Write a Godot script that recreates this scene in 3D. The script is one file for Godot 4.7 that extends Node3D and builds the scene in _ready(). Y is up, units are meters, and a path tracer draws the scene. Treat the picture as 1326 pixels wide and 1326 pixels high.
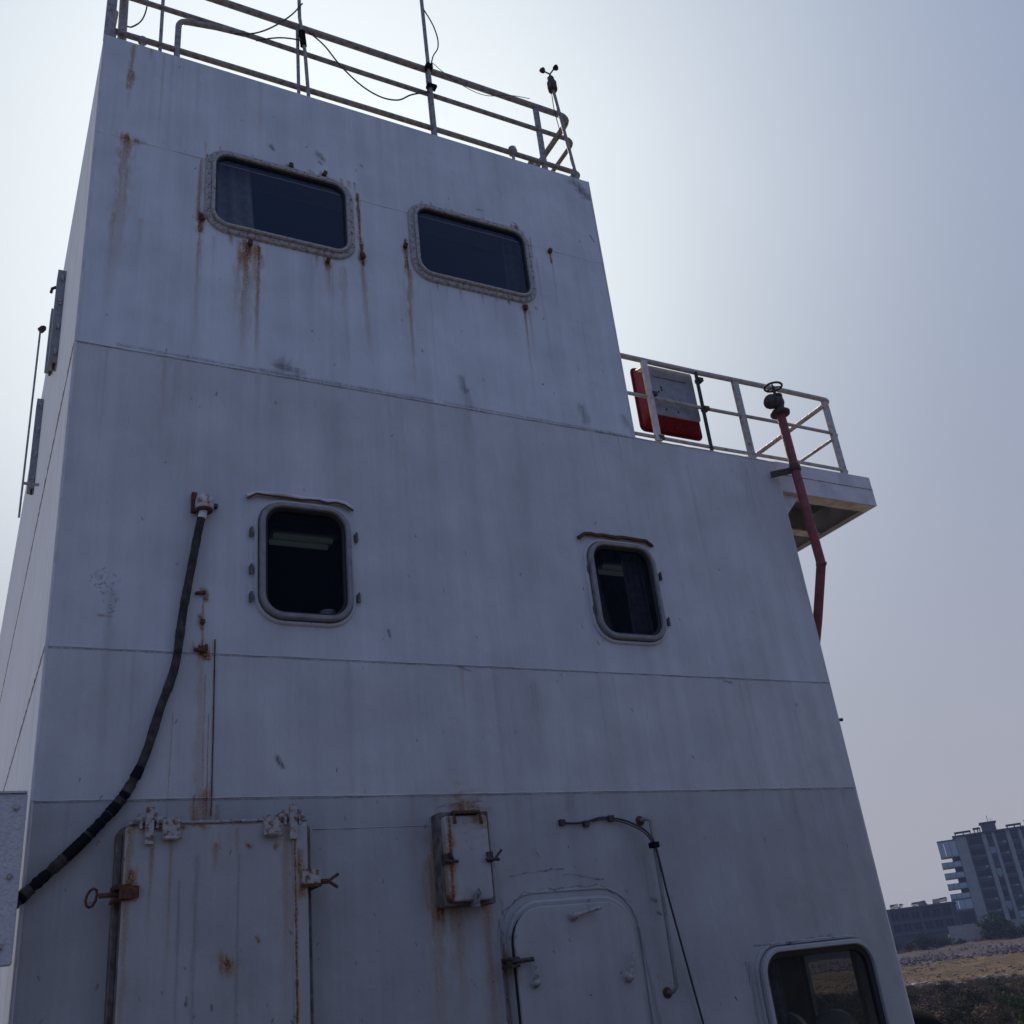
extends Node3D

# ---------------------------------------------------------------- constants of the place (metres)
const XL := 0.28      # left edge of the deckhouse front
const XU := 3.98      # right edge of the upper tier
const XR := 5.28      # right edge of the lower tiers
const YD := 5.055     # wing deck level
const YR := 7.465     # roof level
const TEX_W := 1600
const TEX_H := 2048
const TX0 := 0.2
const TX1 := 5.35
const TY0 := 0.9
const TY1 := 7.5

var rng := RandomNumberGenerator.new()
var M := {}
var names := {}

# ---------------------------------------------------------------- node helpers
func numbered(called: String) -> String:
	if not names.has(called):
		names[called] = 0
		return called
	names[called] += 1
	return "%s_%03d" % [called, names[called]]

func thing(called: String, label: String, category: String, at := Vector3.ZERO, group := "") -> Node3D:
	var o := Node3D.new()
	o.name = numbered(called)
	add_child(o, true)
	o.position = at
	tag(o, label, category, group)
	return o

func tag(o: Node, label: String, category: String, group := "") -> void:
	o.set_meta("label", label)
	o.set_meta("category", category)
	if group != "":
		o.set_meta("group", group)

func obj(called: String, st, mat: Material, parent: Node = null) -> MeshInstance3D:
	var o := MeshInstance3D.new()
	o.mesh = st.commit() if st is SurfaceTool else st
	o.material_override = mat
	if parent == null:
		o.name = numbered(called)
		add_child(o, true)
	else:
		o.name = called
		parent.add_child(o, true)
	return o

func struct(called: String, st, mat: Material) -> MeshInstance3D:
	var o := obj(called, st, mat)
	o.set_meta("kind", "structure")
	return o

func begin() -> SurfaceTool:
	var st := SurfaceTool.new()
	st.begin(Mesh.PRIMITIVE_TRIANGLES)
	return st

func done(st: SurfaceTool) -> ArrayMesh:
	st.generate_normals()
	return st.commit()

func uvof(p: Vector3) -> Vector2:
	return Vector2((p.x - TX0) / (TX1 - TX0), (TY1 - p.y) / (TY1 - TY0))

func tri(st: SurfaceTool, a: Vector3, b: Vector3, c: Vector3) -> void:   # counter-clockwise from outside
	for p in [a, c, b]:
		st.set_uv(uvof(p))
		st.add_vertex(p)

func quad(st: SurfaceTool, a: Vector3, b: Vector3, c: Vector3, d: Vector3) -> void:
	tri(st, a, b, c)
	tri(st, a, c, d)

# ---------------------------------------------------------------- shape helpers
func add_box(st: SurfaceTool, c: Vector3, s: Vector3, b := Basis.IDENTITY) -> void:
	st.set_smooth_group(-1)
	var h := s * 0.5
	var p := []
	for i in 8:
		p.append(c + b * Vector3(h.x if i & 1 else -h.x, h.y if i & 2 else -h.y, h.z if i & 4 else -h.z))
	quad(st, p[4], p[5], p[7], p[6])
	quad(st, p[1], p[0], p[2], p[3])
	quad(st, p[5], p[1], p[3], p[7])
	quad(st, p[0], p[4], p[6], p[2])
	quad(st, p[6], p[7], p[3], p[2])
	quad(st, p[0], p[1], p[5], p[4])

func box(a: Vector3, b: Vector3) -> ArrayMesh:
	var st := begin()
	add_box(st, (a + b) * 0.5, (b - a).abs())
	return done(st)

func add_tube(st: SurfaceTool, pts: Array, r, seg := 8, closed := false, caps := true) -> void:
	st.set_smooth_group(1)
	var n := pts.size()
	var rings := []
	var up := Vector3.ZERO
	for i in n:
		var prev: Vector3 = pts[(i - 1 + n) % n] if closed or i > 0 else pts[i]
		var next: Vector3 = pts[(i + 1) % n] if closed or i < n - 1 else pts[i]
		var t: Vector3 = (next - prev).normalized()
		if i == 0:
			up = t.cross(Vector3.UP if absf(t.y) < 0.9 else Vector3.RIGHT).normalized()
		up = (up - t * up.dot(t)).normalized()
		var side := t.cross(up)
		var rad: float = r[i] if r is Array else r
		var ring := []
		for k in seg:
			var a := TAU * k / seg
			ring.append(pts[i] + (up * cos(a) + side * sin(a)) * rad)
		rings.append(ring)
	var m := n if closed else n - 1
	for i in m:
		var A: Array = rings[i]
		var B: Array = rings[(i + 1) % n]
		for k in seg:
			var l := (k + 1) % seg
			quad(st, A[k], A[l], B[l], B[k])
	if caps and not closed:
		st.set_smooth_group(-1)
		for k in range(1, seg - 1):
			tri(st, rings[0][0], rings[0][k + 1], rings[0][k])
			tri(st, rings[n - 1][0], rings[n - 1][k], rings[n - 1][k + 1])

func tube(pts: Array, r, seg := 8, closed := false) -> ArrayMesh:
	var st := begin()
	add_tube(st, pts, r, seg, closed)
	return done(st)

func add_lathe(st: SurfaceTool, prof: Array, at: Vector3, b := Basis.IDENTITY, seg := 16) -> void:   # prof: Vector2(radius, height), rising
	st.set_smooth_group(2)
	for i in prof.size() - 1:
		for k in seg:
			var a := TAU * k / seg
			var c := TAU * (k + 1) / seg
			var q := []
			for e in [[prof[i], a], [prof[i], c], [prof[i + 1], c], [prof[i + 1], a]]:
				var v: Vector2 = e[0]
				q.append(at + b * Vector3(v.x * cos(e[1]), v.y, -v.x * sin(e[1])))
			if prof[i].x > 0.0001:
				tri(st, q[0], q[1], q[2])
			if prof[i + 1].x > 0.0001:
				tri(st, q[0], q[2], q[3])

func lathe(prof: Array, at: Vector3, b := Basis.IDENTITY, seg := 16) -> ArrayMesh:
	var st := begin()
	add_lathe(st, prof, at, b, seg)
	return done(st)

func round_rect(cx: float, cy: float, w: float, h: float, r: float, steps := 6) -> PackedVector2Array:   # counter-clockwise
	var out := PackedVector2Array()
	for k in 4:
		var sx: float = [1, -1, -1, 1][k]
		var sy: float = [1, 1, -1, -1][k]
		var c := Vector2(cx + sx * (w * 0.5 - r), cy + sy * (h * 0.5 - r))
		for i in steps + 1:
			var a := PI * 0.5 * (k + float(i) / steps)
			out.append(c + Vector2(cos(a), sin(a)) * r)
	return out

func add_ring(st: SurfaceTool, cx: float, cy: float, w: float, h: float, r: float, prof: Array, smooth := true) -> void:   # prof: Vector2(offset outwards, z), from the inner edge over the front to the outer edge
	st.set_smooth_group(3 if smooth else -1)
	var loops := []
	for p in prof:
		loops.append(round_rect(cx, cy, w + 2 * p.x, h + 2 * p.x, maxf(r + p.x, 0.004)))
	var n: int = loops[0].size()
	for j in prof.size() - 1:
		if not smooth:
			st.set_smooth_group(-1)
		else:
			st.set_smooth_group(3 + j)
		for i in n:
			var k := (i + 1) % n
			var a: Vector2 = loops[j][i]
			var b: Vector2 = loops[j][k]
			var c: Vector2 = loops[j + 1][k]
			var d: Vector2 = loops[j + 1][i]
			quad(st, Vector3(a.x, a.y, prof[j].y), Vector3(d.x, d.y, prof[j + 1].y), Vector3(c.x, c.y, prof[j + 1].y), Vector3(b.x, b.y, prof[j].y))

func ring(cx: float, cy: float, w: float, h: float, r: float, prof: Array) -> ArrayMesh:
	var st := begin()
	add_ring(st, cx, cy, w, h, r, prof)
	return done(st)

func add_face(st: SurfaceTool, poly: PackedVector2Array, z: float, flip := false) -> void:
	st.set_smooth_group(-1)
	var idx := Geometry2D.triangulate_polygon(poly)
	for i in range(0, idx.size(), 3):
		var a := poly[idx[i]]
		var b := poly[idx[i + 1]]
		var c := poly[idx[i + 2]]
		if ((b - a).cross(c - a) < 0.0) != flip:
			var t := b
			b = c
			c = t
		tri(st, Vector3(a.x, a.y, z), Vector3(b.x, b.y, z), Vector3(c.x, c.y, z))

func add_slab(st: SurfaceTool, cx: float, cy: float, w: float, h: float, r: float, z0: float, z1: float, bev := 0.012) -> void:   # a rounded plate whose front is at z1
	add_ring(st, cx, cy, w - 2 * bev, h - 2 * bev, maxf(r - bev, 0.004), [Vector2(0, z1), Vector2(bev * 0.7, z1 - bev * 0.3), Vector2(bev, z1 - bev), Vector2(bev, z0)])
	add_face(st, round_rect(cx, cy, w - 2 * bev, h - 2 * bev, maxf(r - bev, 0.004)), z1)

func slab(cx: float, cy: float, w: float, h: float, r: float, z0: float, z1: float, bev := 0.012) -> ArrayMesh:
	var st := begin()
	add_slab(st, cx, cy, w, h, r, z0, z1, bev)
	return done(st)

func add_prism(st: SurfaceTool, poly: PackedVector2Array, z0: float, z1: float) -> void:
	add_face(st, poly, z1)
	add_face(st, poly, z0, true)
	st.set_smooth_group(-1)
	var ccw := not Geometry2D.is_polygon_clockwise(poly)
	for i in poly.size():
		var a := poly[i]
		var b := poly[(i + 1) % poly.size()]
		if not ccw:
			var t := a
			a = b
			b = t
		quad(st, Vector3(a.x, a.y, z0), Vector3(b.x, b.y, z0), Vector3(b.x, b.y, z1), Vector3(a.x, a.y, z1))

func plate(x0: float, x1: float, y0: float, y1: float, holes: Array) -> ArrayMesh:   # a steel plate with rounded window holes
	var cuts := [x0]
	for h in holes:
		if h[0] > x0 and h[0] < x1 and h[1] + h[3] * 0.5 > y0 and h[1] - h[3] * 0.5 < y1:
			cuts.append(h[0])
	cuts.append(x1)
	cuts.sort()
	var st := begin()
	for i in cuts.size() - 1:
		var polys: Array = [PackedVector2Array([Vector2(cuts[i], y0), Vector2(cuts[i + 1], y0), Vector2(cuts[i + 1], y1), Vector2(cuts[i], y1)])]
		for h in holes:
			var next := []
			for p in polys:
				for q in Geometry2D.clip_polygons(p, round_rect(h[0], h[1], h[2], h[3], h[4])):
					next.append(q)
			polys = next
		for p in polys:
			add_prism(st, p, -0.012, 0.0)
	return done(st)

# ---------------------------------------------------------------- materials
func noise(freq: float, octaves := 4, s := 1) -> FastNoiseLite:
	var n := FastNoiseLite.new()
	n.noise_type = FastNoiseLite.TYPE_SIMPLEX_SMOOTH
	n.seed = s
	n.frequency = freq
	n.fractal_octaves = octaves
	return n

func noise_tex(freq: float, octaves: int, s: int, ramp: Array, size := 512) -> NoiseTexture2D:
	var t := NoiseTexture2D.new()
	t.width = size
	t.height = size
	t.seamless = true
	t.noise = noise(freq, octaves, s)
	var g := Gradient.new()
	g.offsets = PackedFloat32Array(ramp.map(func(e): return e[0]))
	g.colors = PackedColorArray(ramp.map(func(e): return e[1]))
	t.color_ramp = g
	return t

func bump_tex(freq: float, octaves: int, s: int, strength: float, size := 512) -> NoiseTexture2D:
	var t := NoiseTexture2D.new()
	t.width = size
	t.height = size
	t.seamless = true
	t.as_normal_map = true
	t.bump_strength = strength
	t.noise = noise(freq, octaves, s)
	return t

func mat(color: Color, rough := 0.6, metal := 0.0) -> StandardMaterial3D:   # color: real-world linear base colour
	var m := StandardMaterial3D.new()
	m.albedo_color = color.linear_to_srgb()
	m.roughness = rough
	m.metallic = metal
	return m

func worn(ramp: Array, freq: float, scale: float, s: int, rough := 0.6, bump := 0.0) -> StandardMaterial3D:   # ramp of linear colours
	var m := StandardMaterial3D.new()
	m.albedo_texture = noise_tex(freq, 5, s, ramp.map(func(e): return [e[0], e[1].linear_to_srgb()]))
	m.roughness = rough
	m.uv1_triplanar = true
	m.uv1_world_triplanar = true
	m.uv1_scale = Vector3.ONE * scale
	if bump > 0.0:
		m.normal_enabled = true
		m.normal_texture = bump_tex(freq * 1.5, 4, s + 7, bump)
	return m

# The paint of the front: old white paint with rust runs, dirt and repairs, each where it stands on the steel; strake tones also hold glare and shade.
func wall_texture() -> ImageTexture:
	var W := TEX_W
	var H := TEX_H
	var streak := noise(0.02, 4, 3).get_image(W, 96)
	streak.resize(W, H, Image.INTERPOLATE_CUBIC)
	var fine := noise(0.11, 3, 4).get_image(W, 64)
	fine.resize(W, H, Image.INTERPOLATE_CUBIC)
	var blot := noise(0.012, 5, 5).get_image(W / 2, H / 2)
	blot.resize(W, H, Image.INTERPOLATE_BILINEAR)
	var grit := noise(0.25, 3, 6).get_image(W, H)
	var s1 := streak.get_data()
	var s2 := fine.get_data()
	var s3 := blot.get_data()
	var s4 := grit.get_data()
	var n := W * H
	var rust := PackedFloat32Array()
	rust.resize(n)
	var dirt := PackedFloat32Array()
	dirt.resize(n)
	var px := W / (TX1 - TX0)
	var ragged := noise(0.045, 3, 11)
	# runs: x, y from, x, y to, width, strength, taper (1 = fades downwards), which (0 rust, 1 dirt)
	var runs := [
		[1.21, 5.99, 1.19, 5.08, 0.075, 0.62, 1, 0], [1.25, 5.99, 1.25, 5.6, 0.13, 0.38, 1, 0], [1.285, 6.0, 1.27, 5.08, 0.03, 0.75, 1, 0], [1.225, 6.01, 1.225, 5.86, 0.03, 1.0, 1, 0], [1.17, 6.0, 1.12, 5.3, 0.05, 0.30, 1, 0], [1.29, 6.0, 1.29, 5.9, 0.02, 0.9, 1, 0],
		[0.925, 6.16, 0.92, 6.02, 0.04, 0.85, 0, 0], [0.92, 6.05, 0.91, 5.15, 0.03, 0.5, 1, 0], [0.95, 6.66, 0.945, 6.56, 0.025, 0.8, 1, 0], [0.915, 6.6, 0.91, 6.1, 0.03, 0.4, 0, 0],
		[0.46, 6.62, 0.445, 5.4, 0.09, 0.42, 1, 0], [0.47, 6.63, 0.47, 6.55, 0.06, 0.6, 1, 0], [0.53, 6.62, 0.53, 6.58, 0.06, 0.55, 1, 0], [0.42, 6.0, 0.42, 5.2, 0.03, 0.2, 1, 0],
		[0.46, 7.44, 0.455, 7.12, 0.03, 0.5, 0, 0], [0.458, 7.2, 0.455, 7.06, 0.04, 0.55, 0, 0], [0.455, 7.08, 0.45, 6.8, 0.025, 0.28, 1, 0], [0.57, 7.46, 0.565, 7.34, 0.028, 0.4, 1, 0],
		[1.965, 6.66, 1.97, 6.1, 0.03, 0.75, 0, 0], [1.975, 6.22, 1.985, 6.06, 0.03, 1.0, 0, 0], [1.975, 6.1, 2.0, 5.25, 0.045, 0.42, 1, 0], [1.735, 6.0, 1.735, 5.93, 0.045, 0.95, 1, 0], [1.735, 5.97, 1.74, 5.7, 0.05, 0.4, 1, 0], [1.62, 6.0, 1.6, 5.2, 0.09, 0.15, 1, 1], [1.84, 5.99, 1.84, 5.1, 0.06, 0.16, 1, 0],
		[2.295, 6.36, 2.30, 6.13, 0.032, 0.95, 0, 0], [2.305, 6.15, 2.29, 4.95, 0.03, 0.55, 1, 0], [2.32, 6.1, 2.31, 5.6, 0.045, 0.3, 1, 0],
		[3.20, 6.02, 3.195, 5.94, 0.045, 1.0, 1, 0], [3.195, 5.98, 3.18, 5.2, 0.022, 0.4, 1, 0], [3.235, 5.98, 3.22, 5.55, 0.03, 0.28, 1, 0], [3.36, 6.5, 3.36, 5.3, 0.022, 0.2, 1, 1],
		[3.49, 6.62, 3.49, 6.5, 0.022, 0.9, 0, 0], [3.495, 6.52, 3.49, 6.0, 0.014, 0.4, 1, 0], [3.21, 6.76, 3.25, 6.71, 0.055, 0.7, 0, 0], [1.50, 6.745, 1.51, 6.72, 0.045, 0.75, 0, 0], [1.72, 6.755, 1.74, 6.735, 0.04, 0.75, 0, 0], [3.33, 6.7, 3.33, 6.5, 0.014, 0.5, 0, 0],
		[1.0, 3.65, 1.01, 3.60, 0.045, 0.8, 0, 0], [0.99, 3.50, 1.0, 3.44, 0.03, 0.7, 0, 0], [0.99, 3.34, 1.02, 3.29, 0.06, 1.0, 0, 0], [1.0, 3.6, 1.0, 3.3, 0.012, 0.6, 0, 0], [1.0, 3.3, 1.0, 2.5, 0.05, 0.16, 0, 0],
		[1.064, 3.38, 1.062, 2.48, 0.008, 0.8, 0, 0], [1.04, 3.0, 1.04, 2.48, 0.006, 0.5, 0, 0], [1.02, 3.2, 1.02, 2.5, 0.01, 0.25, 0, 0], [1.03, 2.60, 1.03, 2.46, 0.07, 0.45, 0, 0], [0.87, 3.0, 0.86, 2.5, 0.007, 0.3, 0, 0], [0.9, 2.445, 1.0, 2.445, 0.03, 0.6, 0, 0], [1.02, 2.45, 1.3, 2.447, 0.022, 0.55, 0, 0], [0.98, 2.6, 0.98, 2.46, 0.03, 0.35, 0, 0], [1.09, 2.55, 1.09, 2.46, 0.025, 0.4, 0, 0], [1.15, 2.42, 1.15, 2.2, 0.02, 0.3, 1, 0],
		[2.2, 2.34, 2.15, 1.1, 0.11, 0.42, 1, 0], [2.21, 2.06, 2.19, 1.98, 0.06, 0.6, 0, 0], [2.47, 2.03, 2.45, 1.1, 0.06, 0.42, 1, 0], [2.23, 2.45, 2.22, 2.02, 0.035, 0.5, 0, 0], [2.3, 2.02, 2.3, 1.3, 0.1, 0.25, 1, 0], [2.38, 2.5, 2.40, 2.485, 0.2, 0.55, 0, 0], [2.55, 1.78, 2.53, 1.1, 0.05, 0.35, 1, 0],
		[0.68, 2.42, 0.68, 1.2, 0.035, 0.5, 1, 0], [0.78, 2.42, 0.77, 1.9, 0.02, 0.5, 1, 0], [0.86, 2.41, 0.855, 1.7, 0.02, 0.35, 1, 0], [0.74, 2.435, 0.9, 2.435, 0.045, 0.6, 0, 0], [0.68, 2.44, 0.78, 2.44, 0.03, 0.7, 0, 0], [0.70, 2.25, 0.70, 2.15, 0.05, 0.7, 0, 0],
		[1.42, 2.43, 1.42, 1.2, 0.012, 0.8, 0, 0], [1.44, 2.3, 1.45, 2.12, 0.05, 0.55, 0, 0], [1.12, 1.85, 1.13, 1.78, 0.09, 0.75, 1, 0], [1.06, 2.35, 1.05, 2.2, 0.045, 0.4, 1, 0], [1.20, 2.345, 1.21, 2.34, 0.03, 0.7, 0, 0], [1.34, 2.34, 1.33, 2.33, 0.025, 0.7, 0, 0], [1.42, 1.75, 1.42, 1.6, 0.02, 0.7, 0, 0], [1.46, 1.45, 1.46, 1.2, 0.06, 0.5, 0, 0], [1.38, 2.42, 1.36, 1.3, 0.06, 0.3, 1, 0], [1.24, 1.95, 1.25, 1.93, 0.02, 0.6, 0, 0],
		[0.97, 2.3, 0.97, 1.2, 0.03, 0.22, 0, 1], [1.16, 2.3, 1.15, 1.2, 0.02, 0.25, 0, 1], [0.9, 2.2, 0.9, 1.4, 0.02, 0.22, 0, 1],
		[3.82, 7.41, 3.95, 7.30, 0.10, 0.5, 0, 1], [3.88, 7.34, 3.95, 7.28, 0.07, 0.45, 0, 1], [1.40, 5.13, 1.54, 5.11, 0.07, 0.4, 0, 1], [2.63, 5.30, 2.65, 5.2, 0.06, 0.42, 0, 1], [2.66, 5.2, 2.67, 5.08, 0.08, 0.25, 0, 1], [3.56, 5.24, 3.58, 5.13, 0.08, 0.42, 0, 1], [3.9, 5.22, 3.97, 5.1, 0.07, 0.3, 0, 1], [1.44, 5.16, 1.45, 5.12, 0.1, 0.3, 0, 1],
		[0.29, 5.052, 3.97, 5.052, 0.008, 0.45, 0, 1], [0.29, 3.303, 5.27, 3.303, 0.008, 0.5, 0, 1], [0.29, 2.583, 5.27, 2.583, 0.008, 0.5, 0, 1],
		[0.5, 5.08, 1.3, 5.075, 0.022, 0.32, 0, 1], [1.3, 5.075, 2.4, 5.07, 0.03, 0.4, 0, 1], [2.5, 5.075, 3.9, 5.065, 0.026, 0.35, 0, 1],
		[0.55, 3.6, 0.56, 2.6, 0.05, 0.2, 1, 1], [0.5, 3.48, 0.56, 3.48, 0.02, 0.3, 0, 0], [2.015, 3.49, 2.02, 3.46, 0.022, 1.0, 0, 1], [1.38, 2.78, 1.41, 2.74, 0.03, 0.65, 0, 1],
		[1.36, 6.89, 1.38, 6.87, 0.04, 0.5, 0, 1], [1.69, 6.94, 1.73, 6.9, 0.055, 0.5, 0, 1], [1.70, 6.87, 1.71, 6.86, 0.03, 0.6, 0, 1], [3.2, 6.8, 3.22, 6.79, 0.02, 0.6, 0, 1], [2.0, 6.95, 2.01, 6.94, 0.02, 0.6, 0, 1], [2.9, 6.83, 2.95, 6.84, 0.016, 0.5, 0, 1],
		[2.3, 2.54, 2.45, 2.53, 0.05, 0.3, 0, 1], [2.53, 1.95, 2.56, 1.1, 0.02, 0.45, 0, 1], [3.38, 1.85, 3.45, 1.2, 0.03, 0.3, 0, 1], [3.5, 2.2, 3.52, 1.5, 0.12, 0.22, 1, 1], [3.5, 1.99, 3.53, 1.98, 0.022, 0.9, 0, 1], [3.53, 1.92, 3.55, 1.91, 0.02, 0.8, 0, 1],
		[4.1, 1.6, 4.09, 1.1, 0.035, 0.4, 0, 1], [4.4, 1.70, 4.42, 1.69, 0.03, 0.9, 0, 1], [4.75, 1.71, 4.77, 1.70, 0.02, 0.9, 0, 1], [2.43, 3.3, 2.5, 3.28, 0.016, 0.5, 0, 1], [4.33, 3.29, 4.4, 3.28, 0.02, 0.5, 0, 1],
		[2.63, 5.0, 2.62, 3.6, 0.14, 0.12, 1, 1], [3.0, 5.0, 3.0, 3.9, 0.1, 0.1, 1, 1], [0.75, 5.0, 0.74, 3.3, 0.14, 0.1, 1, 1], [2.15, 5.0, 2.1, 3.4, 0.1, 0.1, 1, 1], [4.4, 4.9, 4.4, 3.4, 0.04, 0.14, 1, 1], [1.75, 4.9, 1.73, 4.3, 0.2, 0.1, 1, 1], [2.9, 3.2, 2.9, 2.7, 0.1, 0.2, 1, 1], [4.95, 4.9, 4.9, 3.6, 0.2, 0.1, 1, 1],
		[3.97, 7.3, 3.97, 5.9, 0.012, 0.7, 0, 1], [3.975, 6.9, 3.975, 6.6, 0.02, 0.7, 0, 0], [3.975, 5.9, 3.975, 5.3, 0.018, 0.6, 0, 0], [3.9, 6.88, 3.92, 6.83, 0.02, 0.6, 0, 1],
	]
	for line in [[2.62, 2.16, 2.95, 2.19], [2.95, 2.15, 3.2, 2.12], [2.55, 1.98, 2.7, 2.075], [2.7, 2.075, 3.15, 2.085], [3.18, 2.08, 3.36, 1.98], [2.53, 2.28, 2.56, 1.95], [2.545, 1.9, 2.53, 1.4], [4.13, 1.70, 4.85, 1.715], [4.08, 1.62, 4.09, 1.2], [2.2, 2.53, 2.5, 2.55]]:   # cracked paint along old welds
		var at := Vector2(line[0], line[1])
		var goal := Vector2(line[2], line[3])
		var n_seg := int(maxf(3.0, at.distance_to(goal) / 0.035))
		for k in n_seg:
			var to: Vector2 = Vector2(line[0], line[1]).lerp(goal, (k + 1.0) / n_seg) + Vector2(rng.randf_range(-0.008, 0.008), rng.randf_range(-0.008, 0.008))
			if rng.randf() < 0.75:
				runs.append([at.x, at.y, to.x, to.y, rng.randf_range(0.005, 0.011), rng.randf_range(0.3, 0.75), 0, 1])
			at = to
	for w in [[1.44, 6.385, 1.03, 0.73], [2.825, 6.385, 1.03, 0.73]]:   # rust creeping out from under the frames
		for k in 16:
			var bx: float = w[0] + rng.randf_range(-0.5, 0.5) * w[2]
			var by: float = w[1] + (w[3] * 0.5 if rng.randf() < 0.4 else -w[3] * 0.5)
			runs.append([bx, by + 0.01, bx + 0.004, by - rng.randf_range(0.01, 0.12), rng.randf_range(0.01, 0.03), rng.randf_range(0.2, 0.6), 1, 0])
	for k in 46:   # a speckled scuff left of the hose
		var q := Vector2(0.51 + rng.randfn() * 0.035, 3.66 + rng.randfn() * 0.045)
		if k > 34:
			q = Vector2(0.56 + rng.randfn() * 0.02, 3.52 + rng.randfn() * 0.04)
		runs.append([q.x, q.y, q.x + rng.randf_range(-0.02, 0.02), q.y - rng.randf_range(0.0, 0.015), rng.randf_range(0.005, 0.014), rng.randf_range(0.2, 0.5), 0, 1])
	for k in 260:   # small chips and spatter
		var p := Vector2(rng.randf_range(0.3, 5.25), rng.randf_range(1.0, 7.4))
		if k < 90:
			p = Vector2(rng.randf_range(0.4, 3.6), rng.randf_range(1.0, 2.5))
		var s := rng.randf_range(0.004, 0.011)
		runs.append([p.x, p.y, p.x + rng.randf_range(-0.01, 0.01), p.y - rng.randf_range(0.004, 0.02), s, rng.randf_range(0.3, 0.8), 0, 1 if rng.randf() < 0.75 else 0])
	for k in 70:   # faint vertical washes from rain
		var x := rng.randf_range(0.35, 5.2)
		var top: float = [5.03, 3.29, 2.57, 7.44, 6.0][k % 5]
		if top > 5.1:
			x = rng.randf_range(0.35, 3.9)
		runs.append([x, top, x - 0.01, top - rng.randf_range(0.3, 1.3), rng.randf_range(0.012, 0.05), rng.randf_range(0.06, 0.17), 1, 1 if k % 4 else 0])
	for r in runs:
		var a := Vector2((r[0] - TX0) * px, (TY1 - r[1]) * px)
		var b := Vector2((r[2] - TX0) * px, (TY1 - r[3]) * px)
		var half: float = maxf(r[4] * px * 0.5, 1.0)
		var flat: bool = absf(b.x - a.x) > absf(b.y - a.y)
		var ab := b - a
		var len2 := maxf(ab.length_squared(), 0.01)
		var x0 := maxi(0, int(minf(a.x, b.x) - half * 2.2))
		var x1 := mini(W - 1, int(maxf(a.x, b.x) + half * 2.2))
		var y0 := maxi(0, int(minf(a.y, b.y) - half * 2.0))
		var y1 := mini(H - 1, int(maxf(a.y, b.y) + half * 2.0))
		var layer: int = r[7]
		var sharp := 30.0 / half
		for y in range(y0, y1 + 1):
			for x in range(x0, x1 + 1):
				var p := Vector2(x, y) - a
				var t := clampf(p.dot(ab) / len2, 0.0, 1.0)
				var wob: float = ragged.get_noise_2d(x * (0.5 if flat else 1.6), y * (1.6 if flat else 0.5)) 
				var d := (p - ab * t).length() / (half * (1.0 + 0.9 * wob))
				if d > 1.75 or d < 0.0:
					continue
				var v: float = r[5] * maxf(0.0, exp(-d * d * 1.6) - 0.0075)
				if r[6] == 1:
					v *= (1.0 - t) * (0.75 + 0.25 * (1.0 - t))
				var i := y * W + x
				v *= clampf(0.55 + (s4[i] / 255.0 - 0.3) * 1.5 + (s2[i] / 255.0 - 0.5) * 1.2, 0.0, 1.4)
				if layer == 0:
					rust[i] = rust[i] + v * (1.0 - rust[i]) if v < 1.0 else 1.0
				else:
					dirt[i] = dirt[i] + v * (1.0 - dirt[i]) if v < 1.0 else 1.0
	var out := PackedByteArray()
	out.resize(n * 3)
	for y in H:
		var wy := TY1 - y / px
		var tone := 1.03  # upper strakes lifted and blued, glare painted into the colour
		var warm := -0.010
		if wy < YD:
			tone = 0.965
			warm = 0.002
		if wy < 3.305:  # this strake and the bottom one darkened, shade painted into the colour
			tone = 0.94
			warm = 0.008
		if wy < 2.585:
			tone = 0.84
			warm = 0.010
		for x in W:
			var i := y * W + x
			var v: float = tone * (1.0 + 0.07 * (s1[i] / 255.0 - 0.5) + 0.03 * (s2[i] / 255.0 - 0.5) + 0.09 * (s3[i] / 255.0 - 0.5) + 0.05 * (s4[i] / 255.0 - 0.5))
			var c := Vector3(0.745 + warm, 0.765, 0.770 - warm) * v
			var d := dirt[i]
			c = c.lerp(Vector3(0.24, 0.235, 0.24), minf(d * 0.85, 1.0))
			var q := minf(rust[i], 1.0)
			var deep := clampf(q * 1.6 - 0.75, 0.0, 1.0)
			c = c.lerp(Vector3(0.52, 0.33, 0.17).lerp(Vector3(0.25, 0.11, 0.06), deep), minf(q * 1.35, 0.96))
			var j := i * 3
			out[j] = clampi(int(c.x * 255.0), 0, 255)
			out[j + 1] = clampi(int(c.y * 255.0), 0, 255)
			out[j + 2] = clampi(int(c.z * 255.0), 0, 255)
	return ImageTexture.create_from_image(Image.create_from_data(W, H, false, Image.FORMAT_RGB8, out))

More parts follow.
